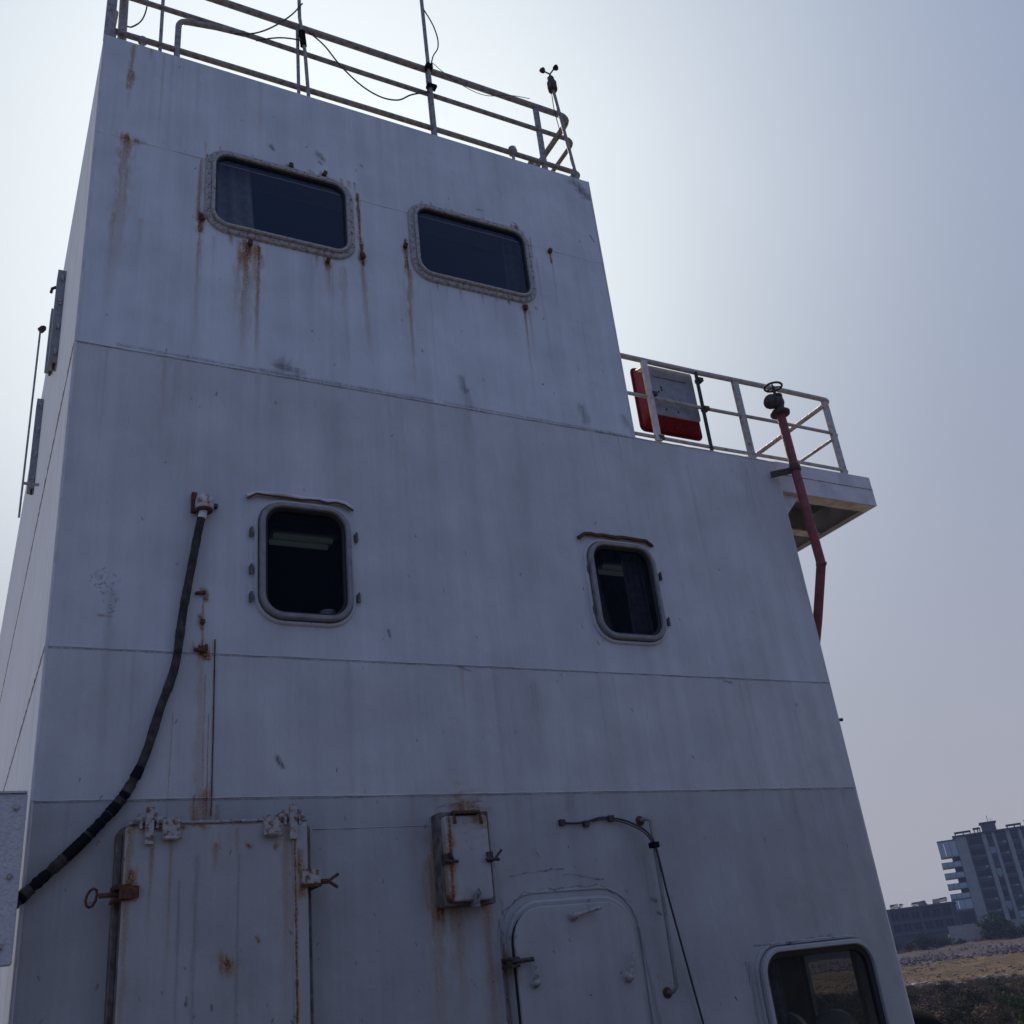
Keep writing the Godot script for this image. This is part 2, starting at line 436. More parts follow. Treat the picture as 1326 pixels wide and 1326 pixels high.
func make_materials() -> void:
	var w := StandardMaterial3D.new()
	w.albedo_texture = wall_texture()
	w.texture_repeat = false
	w.roughness = 0.48
	w.metallic_specular = 0.4
	w.normal_enabled = true
	w.normal_scale = 0.9
	w.normal_texture = bump_tex(0.008, 6, 21, 2.6, 1024)
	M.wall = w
	var L := func(r: float, g: float, b: float): return Color(r, g, b)
	M.paint = worn([[0.0, L.call(0.36, 0.36, 0.36)], [0.38, L.call(0.54, 0.55, 0.56)], [0.6, L.call(0.58, 0.59, 0.60)], [0.8, L.call(0.54, 0.53, 0.51)], [1.0, L.call(0.36, 0.33, 0.29)]], 0.012, 0.55, 31, 0.5, 2.0)
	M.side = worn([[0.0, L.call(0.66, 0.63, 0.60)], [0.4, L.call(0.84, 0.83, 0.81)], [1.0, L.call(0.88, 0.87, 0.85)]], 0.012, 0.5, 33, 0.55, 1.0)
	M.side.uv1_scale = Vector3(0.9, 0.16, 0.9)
	M.rail = worn([[0.0, L.call(0.08, 0.055, 0.045)], [0.28, L.call(0.18, 0.165, 0.16)], [0.48, L.call(0.28, 0.28, 0.285)], [1.0, L.call(0.35, 0.35, 0.35)]], 0.03, 1.2, 35, 0.6, 2.0)
	M.frame = worn([[0.0, L.call(0.09, 0.065, 0.055)], [0.25, L.call(0.20, 0.18, 0.17)], [0.42, L.call(0.33, 0.325, 0.32)], [1.0, L.call(0.44, 0.44, 0.44)]], 0.03, 2.0, 37, 0.5, 1.2)
	M.alu = worn([[0.0, L.call(0.13, 0.125, 0.125)], [0.4, L.call(0.20, 0.20, 0.20)], [1.0, L.call(0.28, 0.28, 0.28)]], 0.02, 1.2, 39, 0.5, 1.5)
	M.rust = worn([[0.0, L.call(0.03, 0.017, 0.012)], [0.5, L.call(0.10, 0.04, 0.02)], [1.0, L.call(0.20, 0.085, 0.035)]], 0.04, 2.0, 41, 0.9, 3.0)
	M.rusty = worn([[0.0, L.call(0.08, 0.035, 0.022)], [0.28, L.call(0.17, 0.10, 0.07)], [0.46, L.call(0.34, 0.31, 0.29)], [1.0, L.call(0.46, 0.46, 0.46)]], 0.03, 1.8, 43, 0.7, 2.0)
	M.railpale = worn([[0.0, L.call(0.10, 0.07, 0.06)], [0.25, L.call(0.28, 0.26, 0.25)], [0.45, L.call(0.40, 0.39, 0.38)], [1.0, L.call(0.50, 0.49, 0.48)]], 0.03, 1.2, 36, 0.55, 2.0)
	M.red = worn([[0.0, L.call(0.10, 0.010, 0.018)], [0.5, L.call(0.17, 0.018, 0.036)], [1.0, L.call(0.24, 0.04, 0.055)]], 0.03, 1.6, 45, 0.5, 1.0)
	M.red.metallic_specular = 0.1
	M.pipe = worn([[0.0, L.call(0.09, 0.035, 0.035)], [0.5, L.call(0.22, 0.05, 0.055)], [1.0, L.call(0.28, 0.075, 0.075)]], 0.02, 1.0, 47, 0.6, 3.0)
	M.iron = worn([[0.0, L.call(0.02, 0.014, 0.014)], [0.5, L.call(0.055, 0.04, 0.04)], [1.0, L.call(0.10, 0.06, 0.05)]], 0.03, 1.5, 49, 0.65, 4.0)
	M.black = mat(Color(0.014, 0.014, 0.016), 0.95)
	M.black.metallic_specular = 0.15
	M.gasket = mat(Color(0.012, 0.012, 0.013), 0.6)
	M.cable = mat(Color(0.03, 0.03, 0.032), 0.55)
	M.wrap = worn([[0.0, L.call(0.012, 0.011, 0.011)], [0.35, L.call(0.028, 0.024, 0.022)], [0.6, L.call(0.055, 0.048, 0.042)], [1.0, L.call(0.10, 0.09, 0.08)]], 0.02, 0.9, 51, 0.95, 4.0)
	M.interior = mat(Color(0.05, 0.055, 0.065), 0.85)
	M.ceiling = mat(Color(0.035, 0.04, 0.05), 0.85)
	M.pale = mat(Color(0.6, 0.64, 0.67), 0.8)
	M.curtain = worn([[0.0, L.call(0.35, 0.38, 0.40)], [1.0, L.call(0.62, 0.66, 0.70)]], 0.02, 1.5, 53, 0.95)
	M.darkcurtain = worn([[0.0, L.call(0.07, 0.08, 0.09)], [1.0, L.call(0.20, 0.22, 0.24)]], 0.02, 1.5, 54, 0.95)
	M.tube = mat(Color(0.6, 0.66, 0.65), 0.4)
	M.grime = worn([[0.0, L.call(0.05, 0.04, 0.033)], [0.5, L.call(0.13, 0.11, 0.10)], [1.0, L.call(0.24, 0.225, 0.215)]], 0.02, 1.2, 56, 0.75, 1.5)
	M.tube.emission_enabled = true
	M.tube.emission = Color(0.82, 0.95, 0.94)
	M.tube.emission_energy_multiplier = 0.03
	M.seat = worn([[0.0, L.call(0.34, 0.40, 0.32)], [1.0, L.call(0.50, 0.57, 0.47)]], 0.01, 1.0, 55, 0.55)
	var g := mat(Color(0.009, 0.032, 0.09), 0.02)
	g.transparency = BaseMaterial3D.TRANSPARENCY_ALPHA
	g.albedo_color.a = 0.34
	g.metallic_specular = 0.3
	M.glass = g
	var dg := mat(Color(0.008, 0.01, 0.016), 0.02)
	dg.transparency = BaseMaterial3D.TRANSPARENCY_ALPHA
	dg.albedo_color.a = 0.35
	dg.metallic_specular = 0.12
	M.darkglass = dg
	var gg := mat(Color(0.05, 0.055, 0.05), 0.02)
	gg.transparency = BaseMaterial3D.TRANSPARENCY_ALPHA
	gg.albedo_color.a = 0.3
	gg.metallic_specular = 0.15
	M.smoked = gg
	M.deck = worn([[0.0, L.call(0.05, 0.035, 0.03)], [0.5, L.call(0.10, 0.075, 0.06)], [1.0, L.call(0.15, 0.12, 0.10)]], 0.01, 0.4, 57, 0.85, 3.0)
	M.hull = worn([[0.0, L.call(0.06, 0.03, 0.025)], [0.5, L.call(0.12, 0.05, 0.04)], [1.0, L.call(0.16, 0.08, 0.06)]], 0.01, 0.3, 59, 0.8, 3.0)
	M.rough = worn([[0.0, L.call(0.40, 0.40, 0.40)], [0.5, L.call(0.48, 0.49, 0.50)], [1.0, L.call(0.53, 0.53, 0.54)]], 0.06, 1.2, 61, 0.7, 2.5)

# ---------------------------------------------------------------- the sky, sun and camera
const GLOW := Vector3(0.2308, 0.6607, -0.7143)   # towards the sun, hidden behind the upper tier

func sky_texture() -> ImageTexture:
	var W := 1024
	var H := 512
	var data := PackedFloat32Array()
	data.resize(W * H * 3)
	var haze := noise(0.9, 3, 71)
	for y in H:
		var el := PI * (0.5 - (y + 0.5) / H)
		var up := sin(el)
		var ce := cos(el)
		for x in W:
			var az := TAU * (x + 0.5) / W      # 0 looks along -z, positive to the right
			var d := Vector3(sin(az) * ce, up, -cos(az) * ce)
			var gdeg := rad_to_deg(acos(clampf(d.dot(GLOW), -1.0, 1.0)))
			var g := exp(-pow(gdeg / 26.0, 2.5))
			var far := smoothstep(60.0, 132.0, gdeg)
			var hz := exp(-maxf(up, 0.0) * 2.5)
			var c := Vector3(0.232, 0.308, 0.478) + Vector3(0.195, 0.105, -0.035) * hz
			c = c.lerp(Vector3(0.118, 0.222, 0.555) + Vector3(0.09, 0.07, 0.02) * hz, far)
			c += Vector3(0.70, 0.705, 0.585) * g
			c *= 1.0 + 0.05 * haze.get_noise_3dv(d * 2.0)
			if up < 0.0:
				c = c.lerp(Vector3(0.16, 0.14, 0.12), smoothstep(0.0, 0.08, -up))
			var i := (y * W + x) * 3
			data[i] = c.x
			data[i + 1] = c.y
			data[i + 2] = c.z
	return ImageTexture.create_from_image(Image.create_from_data(W, H, false, Image.FORMAT_RGBF, data.to_byte_array()))

func setting() -> void:
	var cam := Camera3D.new()
	cam.name = "camera"
	add_child(cam)
	cam.position = Vector3(0, 1.6, 5.0)
	cam.basis = Basis(Vector3.UP, -0.52510702) * Basis(Vector3.RIGHT, 0.44179608) * Basis(Vector3.BACK, -0.11751565)
	cam.fov = 53.850321
	cam.near = 0.05
	cam.far = 6000.0
	cam.current = true
	var sky_m := PanoramaSkyMaterial.new()
	sky_m.panorama = sky_texture()
	var sky := Sky.new()
	sky.sky_material = sky_m
	var env := Environment.new()
	env.background_mode = Environment.BG_SKY
	env.sky = sky
	env.tonemap_mode = Environment.TONE_MAPPER_LINEAR
	env.tonemap_exposure = 1.0
	env.sdfgi_enabled = true
	env.ssao_enabled = true
	env.ssil_enabled = true
	env.fog_enabled = true
	env.fog_density = 0.00032
	env.fog_light_color = Color(0.60, 0.68, 0.86)
	var we := WorldEnvironment.new()
	we.name = "world_environment"
	we.environment = env
	add_child(we)
	var sun := DirectionalLight3D.new()
	sun.name = "sun"
	sun.light_energy = 1.25
	sun.light_color = Color(1.0, 0.94, 0.86)
	sun.light_angular_distance = 0.6
	sun.shadow_enabled = true
	add_child(sun)
	sun.look_at_from_position(GLOW * 50.0, Vector3.ZERO)

# ---------------------------------------------------------------- the deckhouse
const WIN_A := [1.437, 6.388, 0.872, 0.572, 0.095]
const WIN_B := [2.825, 6.388, 0.866, 0.578, 0.095]
const WIN_C := [1.545, 3.85, 0.45, 0.62, 0.10]
const WIN_D := [3.665, 3.85, 0.45, 0.60, 0.10]
const WIN_E := [4.605, 1.24, 0.83, 0.80, 0.12]

func weld(a: Vector3, b: Vector3, out: Vector3, r := 0.0035) -> ArrayMesh:
	var pts := []
	var n := int(maxf(8.0, a.distance_to(b) / 0.06))
	for i in n + 1:
		pts.append(a.lerp(b, float(i) / n) + Vector3(0, rng.randf_range(-0.0018, 0.0018), 0) + out * rng.randf_range(-0.002, 0.0015))
	return tube(pts, r, 6)

func window(house: Node3D, w: Array, heavy: bool, glass: Material, label: String) -> Node3D:
	var root := Node3D.new()
	root.name = "window"
	house.add_child(root, true)
	root.set_meta("label", label)
	if heavy:
		obj("outer_flange", ring(w[0], w[1], w[2], w[3], w[4], [Vector2(0.020, 0.014), Vector2(0.023, 0.022), Vector2(0.050, 0.020), Vector2(0.056, 0.013), Vector2(0.06, 0.0)]), M.frame, root)
		obj("inner_rim", ring(w[0], w[1], w[2], w[3], w[4], [Vector2(-0.004, -0.03), Vector2(-0.004, 0.028), Vector2(0.0, 0.040), Vector2(0.013, 0.041), Vector2(0.020, 0.034), Vector2(0.022, 0.0)]), M.frame, root)
		var st := begin()
		var loop := round_rect(w[0], w[1], w[2] + 0.074, w[3] + 0.074, w[4] + 0.037, 3)
		var total := 0.0
		for i in loop.size():
			total += loop[i].distance_to(loop[(i + 1) % loop.size()])
		var step := total / 30.0
		var gone := 0.0
		var next := 0.0
		for i in loop.size():
			var a := loop[i]
			var b := loop[(i + 1) % loop.size()]
			var l := a.distance_to(b)
			while next < gone + l:
				var p := a.lerp(b, (next - gone) / l)
				add_lathe(st, [Vector2(0.0065, 0.0), Vector2(0.0065, 0.004), Vector2(0.0, 0.006)], Vector3(p.x, p.y, 0.021), Basis(Vector3.RIGHT, PI / 2), 6)
				next += step
			gone += l
		var bolts := obj("bolts", done(st), M.rusty, root)
		bolts.set_meta("kind", "stuff")
	else:
		obj("coaming", ring(w[0], w[1], w[2], w[3], w[4], [Vector2(0.040, 0.0), Vector2(0.042, 0.018), Vector2(0.053, 0.020), Vector2(0.058, 0.013), Vector2(0.06, 0.0)]), M.wall, root)
		obj("frame", ring(w[0], w[1], w[2], w[3], w[4], [Vector2(0.004, -0.02), Vector2(0.004, 0.044), Vector2(0.009, 0.050), Vector2(0.026, 0.049), Vector2(0.033, 0.042), Vector2(0.035, 0.0)]), M.wall if w == WIN_E else M.alu, root)
	obj("gasket", ring(w[0], w[1], w[2], w[3], w[4], [Vector2(-0.030 if w == WIN_E else -0.017, -0.006), Vector2(-0.026 if w == WIN_E else -0.013, 0.018), Vector2(-0.004, 0.027), Vector2(0.0035, 0.027)]), M.gasket, root)
	var st2 := begin()
	add_prism(st2, round_rect(w[0], w[1], w[2] - 0.004, w[3] - 0.004, w[4]), 0.0, 0.006)
	obj("pane", done(st2), glass, root)
	return root

func drape(x0: float, x1: float, y0: float, y1: float, z: float, folds: float, amp: float, flare := 0.0) -> ArrayMesh:
	var st := begin()
	st.set_smooth_group(1)
	var n := 28
	var m := 8
	var at := func(i: int, j: int):
		var u := float(i) / n
		var v := float(j) / m
		var x := lerpf(x0, x1, u) + flare * (1.0 - v) * (1.0 - v) * u
		return Vector3(x, lerpf(y0, y1, v), z + amp * sin(u * folds * TAU + v * 0.7) * (1.0 - 0.4 * v))
	for i in n:
		for j in m:
			quad(st, at.call(i, j), at.call(i + 1, j), at.call(i + 1, j + 1), at.call(i, j + 1))
	return done(st)

func wall_xz(a: Vector3, b: Vector3) -> ArrayMesh:
	return box(a, b)

func deckhouse() -> void:
	var h := thing("ship_deckhouse", "white painted steel ship deckhouse, two tiers high, with rust streaks and weld seams", "ship deckhouse")
	# strakes of the front, butted at the weld seams
	var rows := [[0.0, 1.95, XR], [1.95, 2.425, XR], [2.425, 2.585, XR], [2.585, 3.305, XR], [3.305, YD, XR], [YD, 6.615, XU], [6.615, YR, XU]]
	for r in rows:
		if r[0] == 1.95:
			continue
		var y0: float = r[0]
		var y1: float = r[1] if r[0] != 0.0 else 2.425
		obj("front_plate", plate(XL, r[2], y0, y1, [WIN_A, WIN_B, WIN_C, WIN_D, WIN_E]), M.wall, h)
	for s in [[2.585, XL, XR, 0.0045], [3.305, XL, XR, 0.0045], [YD, XL, XR, 0.005], [6.615, XL, XU, 0.0026]]:
		obj("weld_seam", weld(Vector3(s[1], s[0], 0.0), Vector3(s[2], s[0], 0.0), Vector3.BACK, s[3]), M.wall, h)
	obj("weld_seam", weld(Vector3(1.56, 2.425, 0), Vector3(2.19, 2.425, 0), Vector3.BACK), M.wall, h)
	# corners: vertical rounded edges
	obj("corner_edge", tube([Vector3(XL + 0.006, 0, -0.006), Vector3(XL + 0.006, YR, -0.006)], 0.0095, 8), M.paint, h)
	obj("corner_edge", tube([Vector3(XR - 0.006, 0, -0.006), Vector3(XR - 0.006, YD, -0.006)], 0.0095, 8), M.paint, h)
	obj("corner_edge", tube([Vector3(XU - 0.006, YD, -0.006), Vector3(XU - 0.006, YR, -0.006)], 0.0095, 8), M.paint, h)
	# side and back walls, roofs
	var back := -12.0
	for e in [[0.0, 3.305], [3.305, YD], [YD, YR]]:
		obj("side_wall", box(Vector3(XL, e[0], back), Vector3(XL + 0.012, e[1], -0.013)), M.side, h)
	obj("weld_seam", weld(Vector3(XL, 3.305, -0.02), Vector3(XL, 3.305, back), Vector3.LEFT, 0.006), M.rusty, h)
	obj("weld_seam", weld(Vector3(XL, YD, -0.02), Vector3(XL, YD, back), Vector3.LEFT, 0.006), M.rusty, h)
	obj("side_wall", box(Vector3(XU - 0.012, YD, back), Vector3(XU, YR, -0.013)), M.paint, h)
	# right wall with a window opening
	for e in [[0.0, 0.95, back, -0.013], [1.85, YD - 0.012, back, -0.013], [0.95, 1.85, back, -0.86], [0.95, 1.85, -0.34, -0.013]]:
		obj("side_wall", box(Vector3(XR - 0.012, e[0], e[2]), Vector3(XR, e[1], e[3])), M.paint, h)
	obj("rear_wall", box(Vector3(XL + 0.013, 0, back), Vector3(XR - 0.013, YD - 0.013, back + 0.012)), M.paint, h)
	obj("rear_wall", box(Vector3(XL + 0.013, YD, back), Vector3(XU - 0.013, YR - 0.013, back + 0.012)), M.paint, h)
	obj("roof", box(Vector3(XL + 0.013, YR - 0.0129, back + 0.013), Vector3(XU - 0.013, YR - 0.002, -0.013)), M.deck, h)
	obj("upper_deck", box(Vector3(XL + 0.013, YD - 0.012, back + 0.013), Vector3(XR, YD, -0.013)), M.deck, h)
	# cabins behind the windows
	var inside: Material = M.interior
	obj("cabin_floor", box(Vector3(XL + 0.02, 2.9, -4.0), Vector3(XR - 0.02, 2.92, -0.02)), inside, h)
	obj("cabin_ceiling", box(Vector3(XL + 0.02, 4.98, -4.0), Vector3(XR - 0.02, 5.0, -0.02)), M.ceiling, h)
	obj("cabin_ceiling", box(Vector3(XL + 0.02, 7.38, -4.0), Vector3(XU - 0.02, 7.4, -0.92)), M.ceiling, h)
	obj("cabin_ceiling", box(Vector3(XL + 0.02, 7.34, -0.9), Vector3(XU - 0.02, 7.36, -0.02)), M.pale, h)
	for y in [[0.05, 2.85], [2.93, 4.97], [5.07, 7.3]]:
		obj("cabin_bulkhead", box(Vector3(XL + 0.02, y[0], -4.05), Vector3((XU if y[0] > 5.0 else XR) - 0.02, y[1], -4.02)), inside, h)
	obj("cabin_bulkhead", box(Vector3(2.6, 2.93, -3.9), Vector3(2.63, 4.97, -0.03)), inside, h)
	obj("cabin_bulkhead", box(Vector3(3.7, 0.05, -4.0), Vector3(3.73, 2.85, -0.3)), inside, h)
	obj("cabin_floor", box(Vector3(XL + 0.02, 0.0, -4.0), Vector3(XR - 0.02, 0.03, -0.02)), inside, h)
	obj("cabin_ceiling", box(Vector3(XL + 0.02, 2.86, -4.0), Vector3(XR - 0.02, 2.88, -0.02)), M.ceiling, h)
	# windows
	window(h, WIN_A, true, M.glass, "wide upper wheelhouse window with a pale curtain behind its left end")
	window(h, WIN_B, true, M.glass, "wide upper wheelhouse window nearer the wing")
	window(h, WIN_C, false, M.darkglass, "upright middle tier window with a ceiling lamp visible inside")
	window(h, WIN_D, false, M.darkglass, "upright middle tier window with curtains gathered at both sides")
	window(h, WIN_E, false, M.smoked, "low corner window with a view through the cabin to the field")
	# side window of the low cabin
	var sw := Node3D.new()
	sw.name = "window"
	h.add_child(sw, true)
	sw.set_meta("label", "side window of the low corner cabin")
	var st := begin()
	for e in [[0.95, 1.0, -0.86, -0.34], [1.8, 1.85, -0.86, -0.34], [1.0, 1.8, -0.86, -0.82], [1.0, 1.8, -0.38, -0.34]]:
		add_box(st, Vector3(XR - 0.006, (e[0] + e[1]) * 0.5, (e[2] + e[3]) * 0.5), Vector3(0.03, e[1] - e[0], e[3] - e[2]))
	obj("frame", done(st), M.alu, sw)
	obj("pane", box(Vector3(XR - 0.009, 1.0, -0.82), Vector3(XR - 0.003, 1.8, -0.38)), M.smoked, sw)
	# drip bars above the middle windows
	for e in [[1.22, 1.83, 4.245, 0.016, M.rusty], [3.36, 3.945, 4.238, 0.012, M.rust]]:
		var pts := []
		for i in 13:
			var u := i / 12.0
			var droop := -0.035 * pow(maxf(0.0, absf(u - 0.5) * 2.0 - 0.84) / 0.16, 2.0)
			pts.append(Vector3(lerpf(e[0], e[1], u), e[2] + droop + rng.randf_range(-0.004, 0.004), 0.012))
		obj("drip_bar", tube(pts, e[3], 7), M.paint if e[4] == M.rusty else e[4], h)
		var p2 := []
		for i in 13:
			p2.append(pts[i] + Vector3(0, -e[3] * 0.8 + rng.randf_range(-0.004, 0.004), 0.012))
		obj("drip_bar_lip", tube(p2, 0.006, 5), M.rust, h)
	# hinges and dogs beside the middle windows
	for p in [[1.845, 4.03, 0.0], [1.845, 3.66, 0.0], [1.245, 4.0, 0.0], [1.245, 3.78, 0.0], [1.245, 3.62, 0.0], [3.965, 3.98, 0.0], [3.965, 3.66, 0.0], [3.395, 3.98, 0.0], [3.395, 3.7, 0.0]]:
		var s := begin()
		add_box(s, Vector3(p[0], p[1], 0.010), Vector3(0.018, 0.045, 0.02))
		add_tube(s, [Vector3(p[0], p[1] - 0.03, 0.022), Vector3(p[0], p[1] + 0.03, 0.022)], 0.006, 6)
		obj("window_hinge", done(s), M.grime, h)
	# the wing platform at the right
	var wx := 6.285
	var wb := 4.81
	var wz := -2.4
	obj("wing_fascia", box(Vector3(XR + 0.001, wb, -0.014), Vector3(wx, YD + 0.012, -0.002)), M.wing, h)
	obj("wing_fascia", box(Vector3(wx - 0.012, wb, wz), Vector3(wx, YD + 0.012, -0.015)), M.wing, h)
	obj("wing_deck_plate", box(Vector3(XR + 0.001, YD - 0.012, wz), Vector3(wx - 0.013, YD - 0.004, -0.015)), M.greyplate, h)
	obj("wing_deck_covering", box(Vector3(XR + 0.001, YD - 0.0039, wz), Vector3(wx - 0.013, YD, -0.015)), M.deck, h)
	obj("wing_flange", box(Vector3(XR + 0.001, wb - 0.002, -0.125), Vector3(wx - 0.013, wb + 0.01, -0.015)), M.pinkish, h)
	obj("wing_flange", box(Vector3(wx - 0.075, wb - 0.002, wz), Vector3(wx - 0.013, wb + 0.01, -0.126)), M.greyplate, h)
	for z in [-0.62, -1.25, -1.85]:
		obj("wing_beam", box(Vector3(XR + 0.001, wb + 0.02, z - 0.006), Vector3(wx - 0.08, YD - 0.013, z + 0.006)), M.greyplate, h)
		obj("wing_beam_flange", box(Vector3(XR + 0.001, wb + 0.005, z - 0.045), Vector3(wx - 0.08, wb + 0.019, z + 0.045)), M.pinkish, h)
	var s3 := begin()
	add_prism(s3, PackedVector2Array([Vector2(XR + 0.002, wb - 0.003), Vector2(XR + 0.21, wb - 0.003), Vector2(XR + 0.002, wb - 0.22)]), -0.06, -0.05)
	obj("wing_bracket", done(s3), M.paint, h)
	obj("weld_seam", weld(Vector3(XR, YD - 0.1, 0.0), Vector3(wx, YD - 0.1, 0.0), Vector3.BACK, 0.003), M.rusty, h)
	# bracket on the right wall
	var s4 := begin()
	add_box(s4, Vector3(XR + 0.06, 3.06, -0.16), Vector3(0.12, 0.03, 0.05))
	add_box(s4, Vector3(XR + 0.13, 3.08, -0.16), Vector3(0.03, 0.08, 0.03))
	add_tube(s4, [Vector3(XR + 0.1, 3.08, -0.16), Vector3(XR + 0.19, 3.085, -0.15)], 0.012, 6)
	obj("cleat", done(s4), M.iron, h)
	# rusty stubs of a removed ladder
	for p in [[0.985, 3.625, 0.05, 0.012], [1.0, 3.47, 0.02, 0.02], [0.99, 3.315, 0.06, 0.014], [1.02, 3.33, 0.014, 0.03]]:
		var s := begin()
		add_box(s, Vector3(p[0], p[1], 0.01), Vector3(p[2], p[3], 0.022), Basis(Vector3.BACK, rng.randf_range(-0.15, 0.15)))
		obj("cut_stub", done(s), M.rust, h)
	for p in [[0.93, 6.12], [2.297, 6.3], [1.98, 6.12], [3.2, 6.0], [1.735, 6.01], [1.23, 6.01], [3.488, 6.6], [1.5, 6.75], [1.735, 6.76]]:
		var s := begin()
		add_box(s, Vector3(p[0], p[1], 0.012), Vector3(0.026, 0.035, 0.026), Basis(Vector3.BACK, rng.randf_range(-0.4, 0.4)))
		obj("cut_stub", done(s), M.rust, h)
	# thin conduit and rust pipe down to the hatch
	obj("conduit", tube([Vector3(1.064, 3.38, 0.006), Vector3(1.066, 3.0, 0.006), Vector3(1.063, 2.5, 0.006)], 0.0026, 6), M.rust, h)
	side_windows(h)
	hatch(h)
	small_hatch(h)
	door(h)
	grab_bar(h)
	fixtures(h)

func side_windows(h: Node3D) -> void:
	for e in [[-1.88, -2.02, 6.14, 6.98, 0.058], [-2.45, -2.55, 6.45, 7.02, 0.06], [-3.78, -3.92, 6.04, 6.96, 0.055]]:
		var w := Node3D.new()
		w.name = "window_shutter"
		h.add_child(w, true)
		var x := XL
		var out: float = e[4]
		obj("frame", box(Vector3(x - out, e[2], e[1]), Vector3(x, e[3], e[0])), M.greyplate, w)
		for k in 4:
			var s2 := begin()
			add_box(s2, Vector3(x - out * 0.4, lerpf(e[2] + 0.08, e[3] - 0.08, k / 3.0), e[0] + 0.008), Vector3(0.02, 0.05, 0.016))
			obj("dog", done(s2), M.rusty, w)
		obj("hinge_foot", box(Vector3(x - 0.03, e[2] - 0.05, e[0] - 0.05), Vector3(x - 0.012, e[2], e[0] - 0.03)), M.iron, w)
	obj("bracket_hook", tube([Vector3(XL - 0.058, 6.86, -1.95), Vector3(XL - 0.085, 6.84, -1.95), Vector3(XL - 0.09, 6.80, -1.95)], 0.012, 6), M.iron, h)

func hatch(h: Node3D) -> void:
	var w := Node3D.new()
	w.name = "cargo_hatch"
	h.add_child(w, true)
	w.set_meta("label", "large square hatch cover with rusty hinges along its top edge")
	obj("coaming", ring(1.085, 1.70, 0.84, 1.46, 0.02, [Vector2(0.0, 0.05), Vector2(0.02, 0.052), Vector2(0.025, 0.045), Vector2(0.025, 0.0)]), M.grime, w)
	obj("lid_rim", slab(1.075, 1.695, 0.815, 1.475, 0.012, 0.02, 0.135, 0.004), M.grime, w)
	obj("lid", slab(1.075, 1.695, 0.82, 1.48, 0.012, 0.1351, 0.15, 0.006), M.wall, w)
	obj("lid_edge", slab(1.445, 1.69, 0.07, 1.47, 0.01, 0.10, 0.158, 0.006), M.wall, w)
	obj("top_rod", tube([Vector3(0.68, 2.452, 0.12), Vector3(1.2, 2.452, 0.123), Vector3(1.49, 2.452, 0.12)], 0.009, 6), M.rusty, w)
	for x in [0.762, 1.412]:   # hinge straps with pins
		var st := begin()
		add_box(st, Vector3(x, 2.435, 0.165), Vector3(0.035, 0.16, 0.02))
		add_box(st, Vector3(x - 0.035, 2.46, 0.08), Vector3(0.012, 0.07, 0.16))
		add_box(st, Vector3(x + 0.035, 2.46, 0.08), Vector3(0.012, 0.07, 0.16))
		add_tube(st, [Vector3(x - 0.06, 2.465, 0.15), Vector3(x + 0.06, 2.465, 0.15)], 0.012, 6)
		obj("hinge", done(st), M.rusty, w)
	for x in [0.855, 1.31]:   # lugs
		var st := begin()
		add_box(st, Vector3(x, 2.425, 0.165), Vector3(0.075, 0.085, 0.022))
		add_tube(st, [Vector3(x - 0.04, 2.378, 0.178), Vector3(x + 0.045, 2.378, 0.178)], 0.009, 6)
		obj("lug", done(st), M.rusty, w)
	# left latch: bracket, bolt and ring
	var s := begin()
	add_box(s, Vector3(0.665, 2.185, 0.09), Vector3(0.07, 0.018, 0.14))
	add_box(s, Vector3(0.665, 2.135, 0.09), Vector3(0.07, 0.014, 0.14))
	add_box(s, Vector3(0.69, 2.16, 0.165), Vector3(0.08, 0.05, 0.016))
	add_tube(s, [Vector3(0.72, 2.158, 0.12), Vector3(0.62, 2.158, 0.12), Vector3(0.575, 2.156, 0.12)], 0.011, 7)
	var loop := []
	for i in 10:
		var a := TAU * i / 10.0
		loop.append(Vector3(0.545 + 0.022 * cos(a), 2.15 + 0.036 * sin(a) + 0.012 * cos(a), 0.12 + 0.006 * sin(a * 2.0)))
	add_tube(s, loop, 0.0065, 6, true)
	obj("latch", done(s), M.rust, w)
	# right latch with wing nut
	var s2 := begin()
	add_box(s2, Vector3(1.495, 2.185, 0.09), Vector3(0.085, 0.065, 0.16))
	obj("latch_block", done(s2), M.rusty, w)
	var s3 := begin()
	add_box(s3, Vector3(1.495, 2.146, 0.095), Vector3(0.095, 0.014, 0.16))
	add_tube(s3, [Vector3(1.5, 2.165, 0.12), Vector3(1.6, 2.165, 0.12)], 0.012, 7)
	add_tube(s3, [Vector3(1.59, 2.165, 0.12), Vector3(1.64, 2.195, 0.125)], 0.008, 6)
	add_tube(s3, [Vector3(1.59, 2.165, 0.12), Vector3(1.635, 2.135, 0.125)], 0.008, 6)
	obj("latch", done(s3), M.rust, w)

